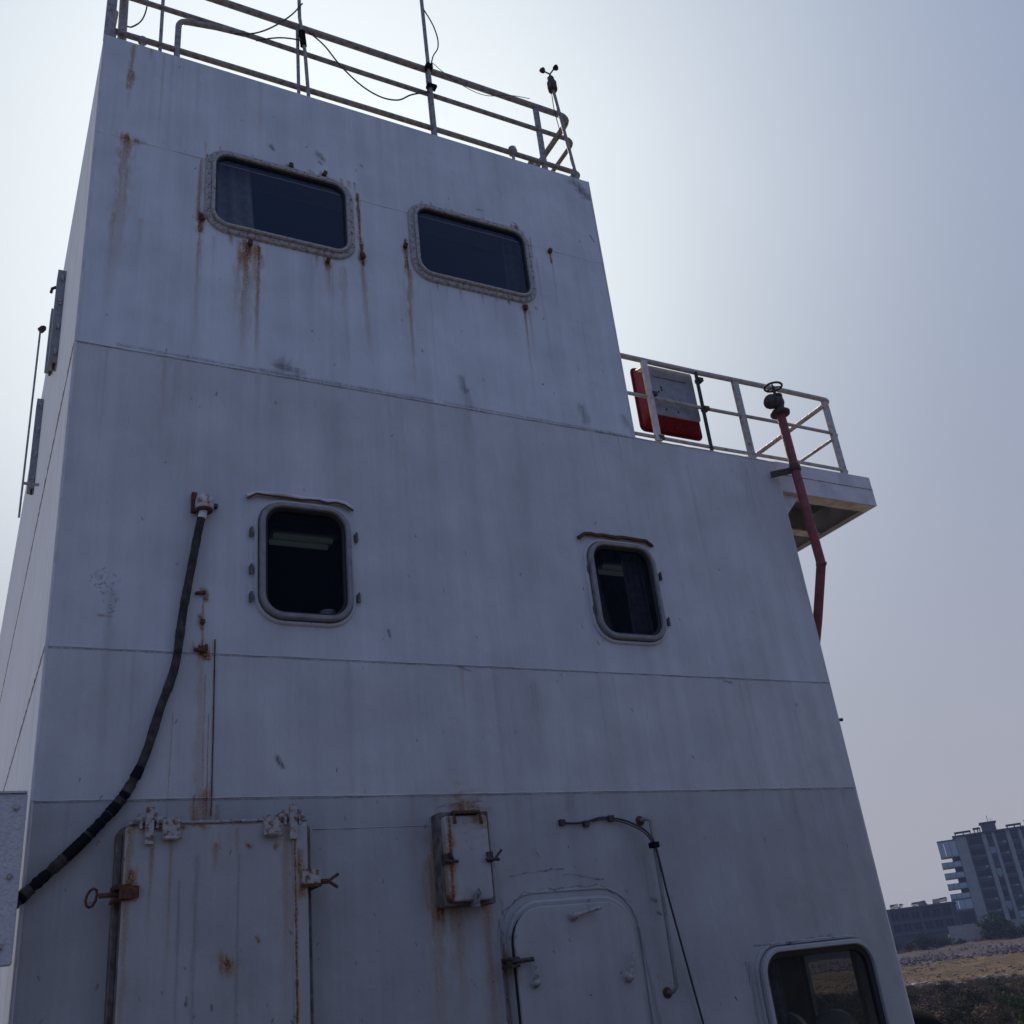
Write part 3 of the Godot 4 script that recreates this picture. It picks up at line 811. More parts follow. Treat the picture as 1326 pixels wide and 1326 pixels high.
func small_hatch(h: Node3D) -> void:
	var w := Node3D.new()
	w.name = "small_hatch"
	h.add_child(w, true)
	w.set_meta("label", "narrow upright box hatch with three dogs beside the door")
	obj("coaming", slab(2.335, 2.245, 0.285, 0.46, 0.012, 0.0, 0.10, 0.006), M.grime, w)
	obj("lid", slab(2.325, 2.24, 0.245, 0.415, 0.02, 0.10, 0.142, 0.008), M.wall, w)
	var st := begin()
	add_tube(st, [Vector3(2.255, 2.405, 0.16), Vector3(2.255, 2.46, 0.155), Vector3(2.40, 2.462, 0.155), Vector3(2.405, 2.40, 0.16)], 0.010, 6)
	add_box(st, Vector3(2.33, 2.462, 0.10), Vector3(0.15, 0.016, 0.11))
	obj("hinge", done(st), M.rust, w)
	for e in [[2.208, 2.235, 1.0], [2.44, 2.235, -1.0]]:
		var s := begin()
		add_box(s, Vector3(e[0], e[1], 0.12), Vector3(0.03, 0.05, 0.08))
		add_tube(s, [Vector3(e[0] - 0.03, e[1] - 0.012, 0.165), Vector3(e[0] + 0.045, e[1] - 0.016, 0.165)], 0.009, 6)
		add_tube(s, [Vector3(e[0] + 0.02, e[1] - 0.012, 0.165), Vector3(e[0] + 0.03 - e[2] * 0.03, e[1] + 0.03, 0.172)], 0.007, 6)
		obj("dog", done(s), M.iron, w)
	var s2 := begin()
	add_box(s2, Vector3(2.345, 2.03, 0.13), Vector3(0.025, 0.06, 0.06))
	add_tube(s2, [Vector3(2.335, 2.02, 0.165), Vector3(2.33, 2.06, 0.172), Vector3(2.35, 2.085, 0.172), Vector3(2.362, 2.06, 0.172), Vector3(2.345, 2.02, 0.165)], 0.007, 6)
	obj("dog", done(s2), M.alu, w)

func door(h: Node3D) -> void:
	var w := Node3D.new()
	w.name = "watertight_door"
	h.add_child(w, true)
	w.set_meta("label", "white watertight door with rounded corners and lever dogs")
	var cx := 2.925
	var top := 2.005
	var hh := 1.70
	obj("door_frame", ring(cx + 0.03, top - hh * 0.5, 0.76, hh + 0.01, 0.185, [Vector2(-0.10, 0.03), Vector2(0.0, 0.032), Vector2(0.012, 0.026), Vector2(0.016, 0.0)]), M.wall, w)
	obj("weld_bead", ring(cx + 0.03, top - hh * 0.5, 0.79, hh + 0.04, 0.19, [Vector2(0.030, 0.0), Vector2(0.036, 0.008), Vector2(0.044, 0.007), Vector2(0.048, 0.0)]), M.wall, w)
	obj("door_gasket_shade", slab(cx, top - hh * 0.5 - 0.01, 0.70, hh - 0.045, 0.155, 0.0, 0.084, 0.004), M.gasket, w)  # gasket layer made thick and dark to paint in the shaded door side
	obj("door_panel", slab(cx, top - hh * 0.5 - 0.01, 0.725, hh - 0.02, 0.165, 0.0841, 0.10, 0.006), M.wall, w)
	for e in [[Vector3(2.915, 1.925, 0.1), Vector3(0.155, 0.03, 0.0)], [Vector3(2.648, 1.63, 0.1), Vector3(0.0, 0.105, 0.0)], [Vector3(3.205, 1.605, 0.1), Vector3(0.035, 0.115, 0.0)]]:
		var st := begin()
		var p: Vector3 = e[0]
		var d: Vector3 = e[1]
		add_lathe(st, [Vector2(0.026, 0.0), Vector2(0.026, 0.012), Vector2(0.017, 0.02), Vector2(0.017, 0.04), Vector2(0.0, 0.044)], p, Basis(Vector3.RIGHT, PI / 2), 12)
		add_tube(st, [p + Vector3(0, 0, 0.03), p + d * 0.5 + Vector3(0, 0, 0.036), p + d + Vector3(0, 0, 0.04)], [0.012, 0.0115, 0.0105], 8)
		obj("lever_dog", done(st), M.frame, w)
	var s := begin()
	add_box(s, Vector3(2.545, 1.75, 0.06), Vector3(0.05, 0.012, 0.12))
	add_box(s, Vector3(2.545, 1.715, 0.06), Vector3(0.05, 0.012, 0.12))
	add_tube(s, [Vector3(2.53, 1.735, 0.11), Vector3(2.64, 1.738, 0.135)], 0.011, 7)
	obj("hinge", done(s), M.iron, w)

func grab_bar(h: Node3D) -> void:
	var g := Node3D.new()
	g.name = "grab_bar"
	h.add_child(g, true)
	obj("bar", tube([Vector3(3.505, 2.413, 0.0), Vector3(3.51, 2.415, 0.05), Vector3(3.53, 2.40, 0.07), Vector3(3.53, 2.1, 0.072), Vector3(3.528, 1.6, 0.072), Vector3(3.526, 1.53, 0.07), Vector3(3.515, 1.51, 0.05), Vector3(3.51, 1.508, 0.0)], 0.0115, 8), M.alu, g)
	obj("foot", lathe([Vector2(0.03, 0.0), Vector2(0.026, 0.01), Vector2(0.0, 0.011)], Vector3(3.505, 2.413, 0), Basis(Vector3.RIGHT, PI / 2), 10), M.rust, g)
	obj("foot", lathe([Vector2(0.03, 0.0), Vector2(0.026, 0.01), Vector2(0.0, 0.011)], Vector3(3.51, 1.508, 0), Basis(Vector3.RIGHT, PI / 2), 10), M.rust, g)

func fixtures(h: Node3D) -> void:
	for e in [[1.86, -1.95, "slim ceiling lamp with two tubes seen through the left middle window", 0.52], [4.8, -1.9, "slim ceiling lamp with two tubes seen through the right middle window", 0.42]]:
		var f := thing("ceiling_lamp", e[2], "ceiling lamp", Vector3(e[0], 4.98, e[1]))
		obj("housing", box(Vector3(0.0, -0.05, -0.12), Vector3(e[3], 0.0, 0.12)), M.pale, f)
		for z in [-0.06, 0.06]:
			obj("tube", tube([Vector3(0.03, -0.075, z), Vector3(e[3] - 0.03, -0.075, z)], 0.02, 10), M.tube, f)
	var c := obj("curtain", drape(1.02, 1.25, 6.0, 7.2, -0.10, 2.5, 0.02, 0.05), M.curtain)
	tag(c, "pale blue curtain hanging inside the left upper wheelhouse window", "curtain")
	var c2 := obj("curtain", drape(3.16, 3.3, 6.0, 7.2, -0.14, 2.0, 0.02), M.darkcurtain)
	tag(c2, "dark curtain edge inside the right upper wheelhouse window", "curtain")
	var c3 := obj("curtain", drape(3.45, 3.53, 3.3, 4.3, -0.09, 2.0, 0.015, 0.14), M.darkcurtain)
	tag(c3, "dark curtain at the left side of the right middle window", "curtain")
	var c4 := obj("curtain", drape(3.74, 3.9, 3.3, 4.3, -0.09, 3.0, 0.018, 0.02), M.darkcurtain)
	tag(c4, "dark curtain bunched at the right side of the right middle window", "curtain")
	var c5 := obj("curtain", drape(4.22, 4.42, 0.6, 1.95, -0.12, 3.0, 0.02), M.darkcurtain)
	tag(c5, "grey curtain at the left side of the low corner window", "curtain")
	var sill := obj("window_shelf", box(Vector3(1.33, 3.50, -0.22), Vector3(1.76, 3.53, -0.03)), M.pale)
	tag(sill, "pale shelf inside the foot of the left middle window", "shelf")
	var cup := obj("plastic_tub", lathe([Vector2(0.0, 0.0), Vector2(0.035, 0.0), Vector2(0.045, 0.08), Vector2(0.04, 0.085), Vector2(0.0, 0.085)], Vector3(1.70, 3.53, -0.10)), M.pale)
	tag(cup, "small white tub on the shelf inside the left middle window", "tub")
	var hat := obj("instrument_cowl", lathe([Vector2(0.09, 0.0), Vector2(0.10, 0.06), Vector2(0.08, 0.13), Vector2(0.04, 0.16), Vector2(0.0, 0.165)], Vector3(3.0, 5.98, -0.16)), M.pale)
	tag(hat, "rounded pale instrument cowl behind the foot of the right upper window", "instrument")
	for z in [-0.82, -0.36]:
		var s := thing("cabin_seat", "green upholstered seat back, %s, seen through the low corner window" % ("farther in" if z < -0.6 else "nearer the window"), "seat", Vector3(4.98, 0.0, z))
		var st := begin()
		add_ring(st, 0.0, 0.0, 0.30, 0.72, 0.14, [Vector2(-0.05, 0.06), Vector2(-0.02, 0.055), Vector2(0.0, 0.035), Vector2(0.0, -0.035), Vector2(-0.02, -0.055), Vector2(-0.05, -0.06)])
		add_face(st, round_rect(0, 0, 0.2, 0.62, 0.09), 0.06)
		add_face(st, round_rect(0, 0, 0.2, 0.62, 0.09), -0.06, true)
		var b := obj("backrest", done(st), M.seat, s)
		b.position = Vector3(0, 0.93, 0)
		b.rotation.y = -PI / 2 + 0.5
		obj("pedestal", tube([Vector3(0, 0.03, 0), Vector3(0, 0.62, 0)], 0.05, 10), M.iron, s)

# ---------------------------------------------------------------- railings, masts and loose things
func bend(a: Vector3, corner: Vector3, b: Vector3, r: float, n := 5) -> Array:
	var p := corner + (a - corner).normalized() * r
	var q := corner + (b - corner).normalized() * r
	var out := []
	for i in n + 1:
		var t := float(i) / n
		out.append(p.lerp(corner, t).lerp(corner.lerp(q, t), t))
	return out

func roof_rail() -> void:
	var g := thing("roof_railing", "white steel three bar railing round the top of the deckhouse roof", "railing")
	var z := -0.08
	var xr := 3.965
	for e in [[8.25, 0.026, 0.10, 0.30], [7.985, 0.019, 0.08, 0.30], [7.618, 0.021, 0.05, 0.36]]:
		var y: float = e[0]
		var pts := [Vector3(e[3], y - 0.005, z)]
		for x in [1.2, 2.1, 3.0]:
			pts.append(Vector3(x, y + rng.randf_range(-0.006, 0.006), z))
		pts.append_array(bend(Vector3(3.0, y, z), Vector3(xr, y, z), Vector3(xr, y, -3.0), e[2]))
		for zz in [-1.2, -3.0, -6.0, -11.5]:
			pts.append(Vector3(xr, y, zz))
		obj("rail", tube(pts, e[1], 8), M.rail, g)
		obj("rail", tube([Vector3(0.36, y, -0.45), Vector3(0.36, y, -6.0), Vector3(0.36, y, -11.5)], e[1], 8), M.rail, g)
	# curled end of the bottom rail at the left corner
	var curl := []
	for i in 8:
		var a := PI * i / 7.0 * 0.9
		curl.append(Vector3(0.37 - 0.055 * sin(a), 7.60 + 0.02 - 0.06 * (1 - cos(a)) * 0.5 + 0.0, z))
	obj("rail", tube(curl, 0.019, 8), M.rail, g)
	# elbow post that turns into the middle rail
	obj("elbow_post", tube([Vector3(0.745, YR, z), Vector3(0.747, 7.8, z)] + bend(Vector3(0.747, 7.5, z), Vector3(0.747, 7.915, z), Vector3(1.2, 7.985, z), 0.07) + [Vector3(1.0, 7.957, z + 0.006), Vector3(1.2, 7.982, z + 0.006)], 0.021, 8), M.rail, g)
	for e in [[0.636, 0.012, 8.25], [1.592, 0.013, 8.25], [2.64, 0.015, 8.25]]:
		obj("post", tube([Vector3(e[0], YR, z), Vector3(e[0], e[2], z)], e[1], 8), M.rail, g)
	obj("post", box(Vector3(3.605, YR, z - 0.012), Vector3(3.655, 8.24, z + 0.004)), M.rail, g)
	for zz in [-1.3, -2.6, -3.9, -5.2, -6.5, -7.8, -9.1, -10.4, -11.5]:
		obj("post", tube([Vector3(xr, YR, zz), Vector3(xr, 8.25, zz)], 0.02, 8), M.rail, g)
		obj("post", tube([Vector3(0.36, YR, zz), Vector3(0.36, 8.25, zz)], 0.02, 8), M.rail, g)
	# rusty triangular gusset near the right corner and the foot of the rail
	var st := begin()
	add_prism(st, PackedVector2Array([Vector2(3.47, YR), Vector2(3.56, YR), Vector2(3.59, 7.60), Vector2(3.55, 7.72), Vector2(3.50, 7.62)]), -0.14, -0.13)
	obj("gusset", done(st), M.rusty, g)
	obj("gusset", box(Vector3(3.86, YR, -0.1), Vector3(3.93, 7.56, -0.05)), M.rail, g)
	# masts
	var m1 := obj("mast", tube([Vector3(0.40, YR, -0.14), Vector3(0.392, 8.0, -0.14), Vector3(0.385, 9.6, -0.14)], 0.03, 10), M.rail)
	tag(m1, "thick dark pipe mast at the left end of the roof railing", "mast")
	var m0 := obj("mast", tube([Vector3(0.31, YR, -0.05), Vector3(0.318, 9.4, -0.05)], [0.034, 0.03], 10), M.rail)
	tag(m0, "rusty pipe mast standing on the very left roof corner", "mast")
	var m2 := thing("mast", "thin mast with a taped joint, lashed to a railing post left of the middle", "mast", Vector3(1.655, YR, -0.045))
	obj("pole", tube([Vector3(0, 0, 0), Vector3(-0.02, 0.5, 0.0), Vector3(-0.055, 0.85, 0.0), Vector3(-0.058, 2.2, 0.0)], 0.014, 8), M.rail, m2)
	obj("joint", tube([Vector3(-0.03, 0.56, 0.0), Vector3(-0.04, 0.70, 0.0)], 0.026, 8), M.black, m2)
	var m3 := thing("mast", "tall thin whip mast with a hanging cable, right of the roof middle", "mast", Vector3(2.64, YR, -0.045))
	obj("pole", tube([Vector3(0.004, 0.0, 0.0), Vector3(0.0, 0.8, 0.0), Vector3(-0.006, 2.4, 0.0)], 0.016, 8), M.rail, m3)
	obj("clip", box(Vector3(-0.03, 0.55, -0.02), Vector3(0.045, 0.575, 0.03)), M.black, m3)
	obj("clip", box(Vector3(-0.026, 0.75, -0.02), Vector3(0.026, 0.80, 0.03)), M.black, m3)
	# cables along the railing
	var sag := func(pts: Array, r: float, mtl: Material):
		var c := Curve3D.new()
		for i in pts.size():
			var t: Vector3 = (pts[mini(i + 1, pts.size() - 1)] - pts[maxi(i - 1, 0)]) * 0.2
			c.add_point(pts[i], -t, t)
		c.bake_interval = 0.03
		return tube(Array(c.get_baked_points()), r, 6)
	var zc := -0.03
	var c1 := obj("cable", sag.call([Vector3(1.66, 8.17, zc), Vector3(1.78, 8.08, zc), Vector3(1.92, 7.90, zc), Vector3(2.12, 7.75, zc), Vector3(2.32, 7.74, zc), Vector3(2.47, 7.86, zc), Vector3(2.62, 7.95, zc)], 0.006, M.cable), M.cable)
	tag(c1, "grey cable sagging between the two thin masts on the roof railing", "cable")
	var c2 := obj("cable", sag.call([Vector3(1.62, 8.46, zc), Vector3(1.5, 8.24, zc), Vector3(1.3, 8.0, zc), Vector3(1.12, 7.93, zc - 0.03)], 0.0055, M.cable), M.cable)
	tag(c2, "grey cable drooping left from the lashed mast to the middle rail", "cable")
	var c3 := obj("cable", sag.call([Vector3(1.63, 8.06, zc), Vector3(1.45, 8.01, zc), Vector3(1.28, 7.935, zc - 0.03)], 0.0055, M.cable), M.cable)
	tag(c3, "short grey cable from the taped joint to the middle rail", "cable")
	var c4 := obj("cable", sag.call([Vector3(2.64, 8.9, zc), Vector3(2.72, 8.72, zc), Vector3(2.74, 8.52, zc), Vector3(2.68, 8.36, zc), Vector3(2.65, 8.2, zc)], 0.0055, M.cable), M.cable)
	tag(c4, "grey cable bowed out beside the tall whip mast", "cable")
	var c5 := obj("cable", sag.call([Vector3(2.66, 8.3, zc), Vector3(2.85, 8.18, zc), Vector3(3.1, 8.12, zc), Vector3(3.36, 8.22, zc), Vector3(3.55, 8.26, zc)], 0.003, M.cable), M.cable)
	tag(c5, "thin wire drooping from the whip mast to the top rail", "wire")
	var c6 := obj("cable", sag.call([Vector3(0.42, 7.72, -0.1), Vector3(0.46, 7.74, -0.1), Vector3(0.52, 7.86, -0.1), Vector3(0.54, 8.1, -0.1), Vector3(0.53, 8.4, -0.1)], 0.0055, M.cable), M.cable)
	tag(c6, "dark cable looping beside the thick left mast", "cable")
	# deck lamp
	var lamp := thing("deck_lamp", "small round lamp on a stub at the roof edge", "lamp", Vector3(3.325, YR, -0.06))
	obj("stub", tube([Vector3(0, 0, 0), Vector3(0, 0.13, 0)], 0.014, 8), M.rail, lamp)
	obj("globe", lathe([Vector2(0.0, 0.11), Vector2(0.03, 0.12), Vector2(0.04, 0.15), Vector2(0.032, 0.185), Vector2(0.0, 0.2)], Vector3.ZERO, Basis.IDENTITY, 12), M.rail, lamp)
	var lamp2 := thing("roof_fitting", "small capped pipe stub beside the left roof masts", "pipe fitting", Vector3(0.52, YR, -0.06))
	obj("stub", tube([Vector3(0, 0, 0), Vector3(0, 0.10, 0)], 0.014, 8), M.rail, lamp2)
	obj("cap", lathe([Vector2(0.0, 0.09), Vector2(0.03, 0.10), Vector2(0.03, 0.13), Vector2(0.0, 0.15)], Vector3.ZERO, Basis.IDENTITY, 10), M.rail, lamp2)
	# anemometer on its pole
	var a := thing("anemometer", "cup anemometer on a thin pole at the right roof corner", "anemometer", Vector3(3.885, YR, -0.02))
	obj("pole", tube([Vector3(0, 0, 0), Vector3(-0.09, 1.0, 0)], 0.014, 8), M.rail, a)
	obj("body", lathe([Vector2(0.0, 0.0), Vector2(0.038, 0.0), Vector2(0.042, 0.02), Vector2(0.042, 0.09), Vector2(0.03, 0.115), Vector2(0.026, 0.15), Vector2(0.012, 0.175), Vector2(0.0, 0.18)], Vector3(-0.092, 0.98, 0), Basis.IDENTITY, 14), M.iron, a)
	var hub := Vector3(-0.095, 1.175, 0)
	obj("spindle", tube([hub - Vector3(0, 0.04, 0), hub], 0.009, 8), M.iron, a)
	for k in 3:
		var an := TAU * k / 3.0 + 3.3
		var dir := Vector3(cos(an), 0.0, sin(an))
		var arm := begin()
		add_tube(arm, [hub, hub + dir * 0.048 + Vector3(0, 0.02, 0)], 0.007, 6)
		obj("arm", done(arm), M.iron, a)
		var cup := begin()
		var bb := Basis(dir, Vector3.UP.cross(dir).normalized() * -1.0, Vector3.UP)
		if bb.determinant() < 0:
			bb.z = -bb.z
		add_lathe(cup, [Vector2(0.0, -0.034), Vector2(0.014, -0.027), Vector2(0.024, -0.01), Vector2(0.026, 0.006)], hub + dir * 0.066 + Vector3(0, 0.024, 0), bb, 12)
		obj("cup", done(cup), M.iron, a)
	var aw := obj("cable", sag.call([Vector3(3.77, 8.45, -0.01), Vector3(3.765, 8.2, -0.01), Vector3(3.79, 7.98, -0.02), Vector3(3.77, 7.9, -0.04)], 0.0035, M.cable), M.cable)
	tag(aw, "thin cable hanging from the anemometer to the middle rail", "cable")

func wing_rail() -> void:
	var g := thing("wing_railing", "white steel three bar railing round the bridge wing at the right", "railing")
	var z := -0.05
	var xr := 6.14
	for e in [[5.805, 0.021], [5.475, 0.014], [5.13, 0.014]]:
		var y: float = e[0]
		var pts := [Vector3(XU + 0.002, y, z), Vector3(4.7, y - 0.004, z), Vector3(5.4, y + 0.003, z)]
		pts.append_array(bend(Vector3(5.0, y, z), Vector3(xr, y, z), Vector3(xr, y, -2.3), 0.07))
		pts.append(Vector3(xr, y, -1.0))
		pts.append(Vector3(xr, y, -2.35))
		obj("rail", tube(pts, e[1], 8), M.railpale, g)
	obj("post", box(Vector3(4.19, 5.09, z + 0.002), Vector3(4.235, 5.79, z + 0.03)), M.pinkish, g)
	obj("post", tube([Vector3(4.705, 5.09, z + 0.01), Vector3(4.711, 5.79, z + 0.01)], 0.014, 8), M.iron, g)
	obj("post", box(Vector3(5.085, YD, z - 0.02), Vector3(5.135, 5.80, z + 0.012)), M.railpale, g)
	obj("post", box(Vector3(6.05, YD + 0.012, z - 0.02), Vector3(6.098, 5.80, z + 0.012)), M.railpale, g)
	for zz in [-1.15, -2.3]:
		obj("post", tube([Vector3(xr, YD, zz), Vector3(xr, 5.8, zz)], 0.02, 8), M.railpale, g)
	for p in [[4.735, 5.72], [4.735, 5.46], [4.255, 5.5], [4.24, 5.12]]:
		obj("clamp", box(Vector3(p[0] - 0.025, p[1] - 0.015, z - 0.02), Vector3(p[0] + 0.02, p[1] + 0.015, z + 0.034)), M.iron, g)
	obj("foot_lug", box(Vector3(5.02, YD, -0.06), Vector3(5.08, YD + 0.03, -0.03)), M.railpale, g)
	# the red box hung behind the railing
	var b := thing("red_box", "red box with a grey back plate hung behind the bridge wing railing", "box", Vector3(4.26, 5.38, -0.1))
	var st := begin()
	var back := round_rect(0.225, 0.215, 0.46, 0.43, 0.02, 3)
	var flange := round_rect(0.34, 0.265, 0.56, 0.545, 0.03, 3)
	var n := back.size()
	st.set_smooth_group(1)
	for i in n:
		var k := (i + 1) % n
		quad(st, Vector3(back[i].x, back[i].y, -0.012), Vector3(back[i].x * 0.0 + flange[i].x, flange[i].y, -0.23), Vector3(flange[k].x, flange[k].y, -0.23), Vector3(back[k].x, back[k].y, -0.012))
	add_face(st, flange, -0.23, true)
	obj("tray", done(st), M.red, b)
	obj("rim", ring(0.34, 0.265, 0.56, 0.545, 0.03, [Vector2(-0.004, -0.215), Vector2(0.014, -0.213), Vector2(0.018, -0.222), Vector2(0.014, -0.232), Vector2(-0.004, -0.234)]), M.red, b)
	obj("back_plate", slab(0.225, 0.215, 0.465, 0.435, 0.02, -0.012, 0.0, 0.004), M.greyplate, b)
	var s2 := begin()
	add_box(s2, Vector3(0.225, 0.34, 0.004), Vector3(0.30, 0.012, 0.010))
	add_box(s2, Vector3(0.29, 0.13, 0.004), Vector3(0.27, 0.012, 0.010))
	obj("stiffener", done(s2), M.greyplate, b)
	for p in [[0.13, 0.22], [0.14, 0.05], [0.25, 0.045], [0.10, 0.20], [0.13, 0.245]]:
		obj("rivet", lathe([Vector2(0.009, 0.0), Vector2(0.007, 0.006), Vector2(0.0, 0.008)], Vector3(p[0], p[1], 0.0), Basis(Vector3.RIGHT, PI / 2), 8), M.iron, b)
	# red fire pipe with its valve
	var pz := 0.15
	var f := thing("fire_pipe", "dull red pipe topped by a valve with handwheel, clamped outside the wing", "pipe", Vector3(5.31, 0, pz))
	obj("riser", tube([Vector3(-0.004, 5.40, 0), Vector3(0.0, 4.9, 0), Vector3(0.018, 4.17, 0.0), Vector3(0.022, 4.13, -0.012), Vector3(0.06, 3.80, -0.20), Vector3(0.085, 3.3, -0.47)], 0.034, 14), M.pipe, f)
	obj("weld_ring", lathe([Vector2(0.036, -0.012), Vector2(0.041, 0.0), Vector2(0.036, 0.012)], Vector3(0.021, 4.145, -0.003), Basis.IDENTITY, 14), M.pipe, f)
	var v := begin()
	add_lathe(v, [Vector2(0.0, 0.0), Vector2(0.075, 0.0), Vector2(0.078, 0.022), Vector2(0.04, 0.026), Vector2(0.045, 0.07), Vector2(0.055, 0.10), Vector2(0.05, 0.14), Vector2(0.035, 0.15), Vector2(0.05, 0.155), Vector2(0.05, 0.172), Vector2(0.02, 0.18), Vector2(0.0, 0.181)], Vector3(-0.008, 5.40, 0), Basis.IDENTITY, 14)
	obj("valve_body", done(v), M.iron, f)
	var o := begin()
	var ob := Basis(Vector3.BACK, PI / 2 + 0.15) 
	add_lathe(o, [Vector2(0.03, 0.0), Vector2(0.032, 0.07), Vector2(0.058, 0.072), Vector2(0.06, 0.095), Vector2(0.0, 0.097)], Vector3(-0.02, 5.50, 0.0), Basis(Vector3.UP, 0.3) * ob, 14)
	obj("outlet", done(o), M.iron, f)
	obj("stem", tube([Vector3(-0.01, 5.57, 0), Vector3(-0.01, 5.66, 0)], 0.012, 8), M.iron, f)
	var wheel := begin()
	var hp := []
	for i in 20:
		var a := TAU * i / 20.0
		hp.append(Vector3(-0.01 + 0.068 * cos(a), 5.655, 0.068 * sin(a)))
	add_tube(wheel, hp, 0.009, 8, true)
	for i in 3:
		var a := TAU * i / 3.0 + 0.4
		add_tube(wheel, [Vector3(-0.01, 5.655, 0), Vector3(-0.01 + 0.066 * cos(a), 5.655, 0.066 * sin(a))], 0.006, 6)
	obj("handwheel", done(wheel), M.iron, f)
	var cl := begin()
	add_lathe(cl, [Vector2(0.04, -0.025), Vector2(0.043, -0.02), Vector2(0.043, 0.02), Vector2(0.04, 0.025)], Vector3(0.0, 4.93, 0), Basis.IDENTITY, 14)
	add_box(cl, Vector3(-0.07, 4.92, -0.07), Vector3(0.17, 0.045, 0.02), Basis(Vector3.UP, -0.75))
	obj("clamp", done(cl), M.iron, f)

func hose_and_cables() -> void:
	var pts := [Vector3(0.975, 4.055, 0.04), Vector3(0.958, 3.96, 0.045), Vector3(0.94, 3.83, 0.045), Vector3(0.915, 3.65, 0.04), Vector3(0.893, 3.48, 0.04), Vector3(0.872, 3.25, 0.038), Vector3(0.842, 3.12, 0.038), Vector3(0.805, 3.0, 0.036), Vector3(0.745, 2.77, 0.036), Vector3(0.67, 2.605, 0.036), Vector3(0.575, 2.48, 0.04), Vector3(0.455, 2.35, 0.045), Vector3(0.29, 2.19, 0.05), Vector3(0.12, 2.02, 0.04)]
	var c := Curve3D.new()
	for i in pts.size():
		var t: Vector3 = (pts[mini(i + 1, pts.size() - 1)] - pts[maxi(i - 1, 0)]) * 0.17
		c.add_point(pts[i], -t, t)
	c.bake_interval = 0.018
	var line := Array(c.get_baked_points())
	var rad := []
	var h := thing("wrapped_hose", "dark hose wrapped in torn tape, running from a wall fitting down to the left", "hose")
	for i in line.size():
		var r := 0.0215 + 0.0006 * sin(i * 0.37) + rng.randf_range(-0.0006, 0.0006)
		if i > line.size() * 0.66:
			r += 0.0012 * sin(i * 0.31) + rng.randf_range(-0.0012, 0.0022)
		rad.append(r)
	obj("hose", tube(line, rad, 10), M.wrap, h)
	var spots := []
	for u in [0.06, 0.22, 0.3, 0.41, 0.5]:
		spots.append(int(u * line.size()))
	for i in 24:
		spots.append(int((0.58 + 0.40 * i / 24.0 + rng.randf_range(-0.008, 0.008)) * line.size()))
	for k in spots:
		if k + 6 < line.size():
			var late: bool = k > line.size() * 0.55
			var m := rng.randi_range(3, 6) if late else rng.randi_range(2, 4)
			var seg := line.slice(k, k + m)
			var wob := []
			for j in seg.size():
				wob.append(rad[k + j] + 0.0012 + (rng.randf_range(-0.001, 0.005) if late else rng.randf_range(0.0, 0.0008)))
			obj("tape_turn", tube(seg, wob, 10), M.black if late and rng.randf() < 0.6 else M.wrap, h)
	var f := thing("wall_fitting", "white cowl shaped cable gland at the head of the wrapped hose", "pipe fitting", Vector3(0.985, 4.11, 0.0))
	obj("cowl", lathe([Vector2(0.0, -0.02), Vector2(0.046, -0.02), Vector2(0.05, -0.012), Vector2(0.047, 0.03), Vector2(0.04, 0.055), Vector2(0.022, 0.066), Vector2(0.0, 0.068)], Vector3(0.0, 0.0, 0.045), Basis.IDENTITY, 14), M.rusty2, f)
	obj("lip", lathe([Vector2(0.0, -0.034), Vector2(0.042, -0.034), Vector2(0.046, -0.026), Vector2(0.044, -0.0201)], Vector3(0.0, 0.0, 0.045), Basis.IDENTITY, 14), M.rust, f)
	obj("neck", tube([Vector3(-0.004, -0.03, 0.045), Vector3(-0.012, -0.075, 0.045)], 0.022, 10), M.pale, f)
	obj("bracket", box(Vector3(-0.062, -0.03, 0.0), Vector3(-0.035, 0.085, 0.03)), M.rust, f)
	obj("bracket", box(Vector3(0.04, 0.01, 0.0), Vector3(0.075, 0.03, 0.03)), M.iron, f)
	# black cable looped over the grab bar
	var cc := Curve3D.new()
	var q := [Vector3(2.978, 2.415, 0.012), Vector3(3.06, 2.41, 0.012), Vector3(3.145, 2.418, 0.014), Vector3(3.22, 2.435, 0.016), Vector3(3.30, 2.432, 0.016), Vector3(3.39, 2.41, 0.03), Vector3(3.48, 2.35, 0.07), Vector3(3.518, 2.27, 0.09), Vector3(3.535, 2.16, 0.09), Vector3(3.56, 2.02, 0.075), Vector3(3.61, 1.80, 0.05), Vector3(3.66, 1.53, 0.035), Vector3(3.70, 1.33, 0.02), Vector3(3.73, 1.1, 0.02)]
	for i in q.size():
		var t: Vector3 = (q[mini(i + 1, q.size() - 1)] - q[maxi(i - 1, 0)]) * 0.17
		cc.add_point(q[i], -t, t)
	cc.bake_interval = 0.03
	var k := thing("black_cable", "thin black cable clipped above the door and tied to the grab bar", "cable")
	obj("cable", tube(Array(cc.get_baked_points()), 0.006, 6), M.cable, k)
	var cd: Array = Array(cc.get_baked_points()).slice(10, 30).map(func(p): return p + Vector3(-0.012, -0.012, 0.004))
	obj("second_strand", tube(cd, 0.004, 6), M.cable, k)
	for p in [Vector3(2.975, 2.416, 0.0), Vector3(3.13, 2.405, 0.0), Vector3(3.30, 2.43, 0.0)]:
		obj("clip", box(p + Vector3(-0.016, -0.016, 0.0), p + Vector3(0.016, 0.016, 0.024)), M.iron, k)
	obj("tie", box(Vector3(3.50, 2.25, 0.055), Vector3(3.54, 2.28, 0.105)), M.black, k)
	# pole with a floodlight on the left side
	var l := thing("side_lamp", "floodlight head on a thin pole beyond the left wall", "lamp", Vector3(0.165, 5.3, -2.85))
	obj("pole", tube([Vector3(0, 0, 0), Vector3(0.0, 1.78, 0)], 0.008, 8), M.rail, l)
	obj("arm", tube([Vector3(0, 0.3, 0), Vector3(0.12, 0.3, 0)], 0.012, 6), M.rail, l)
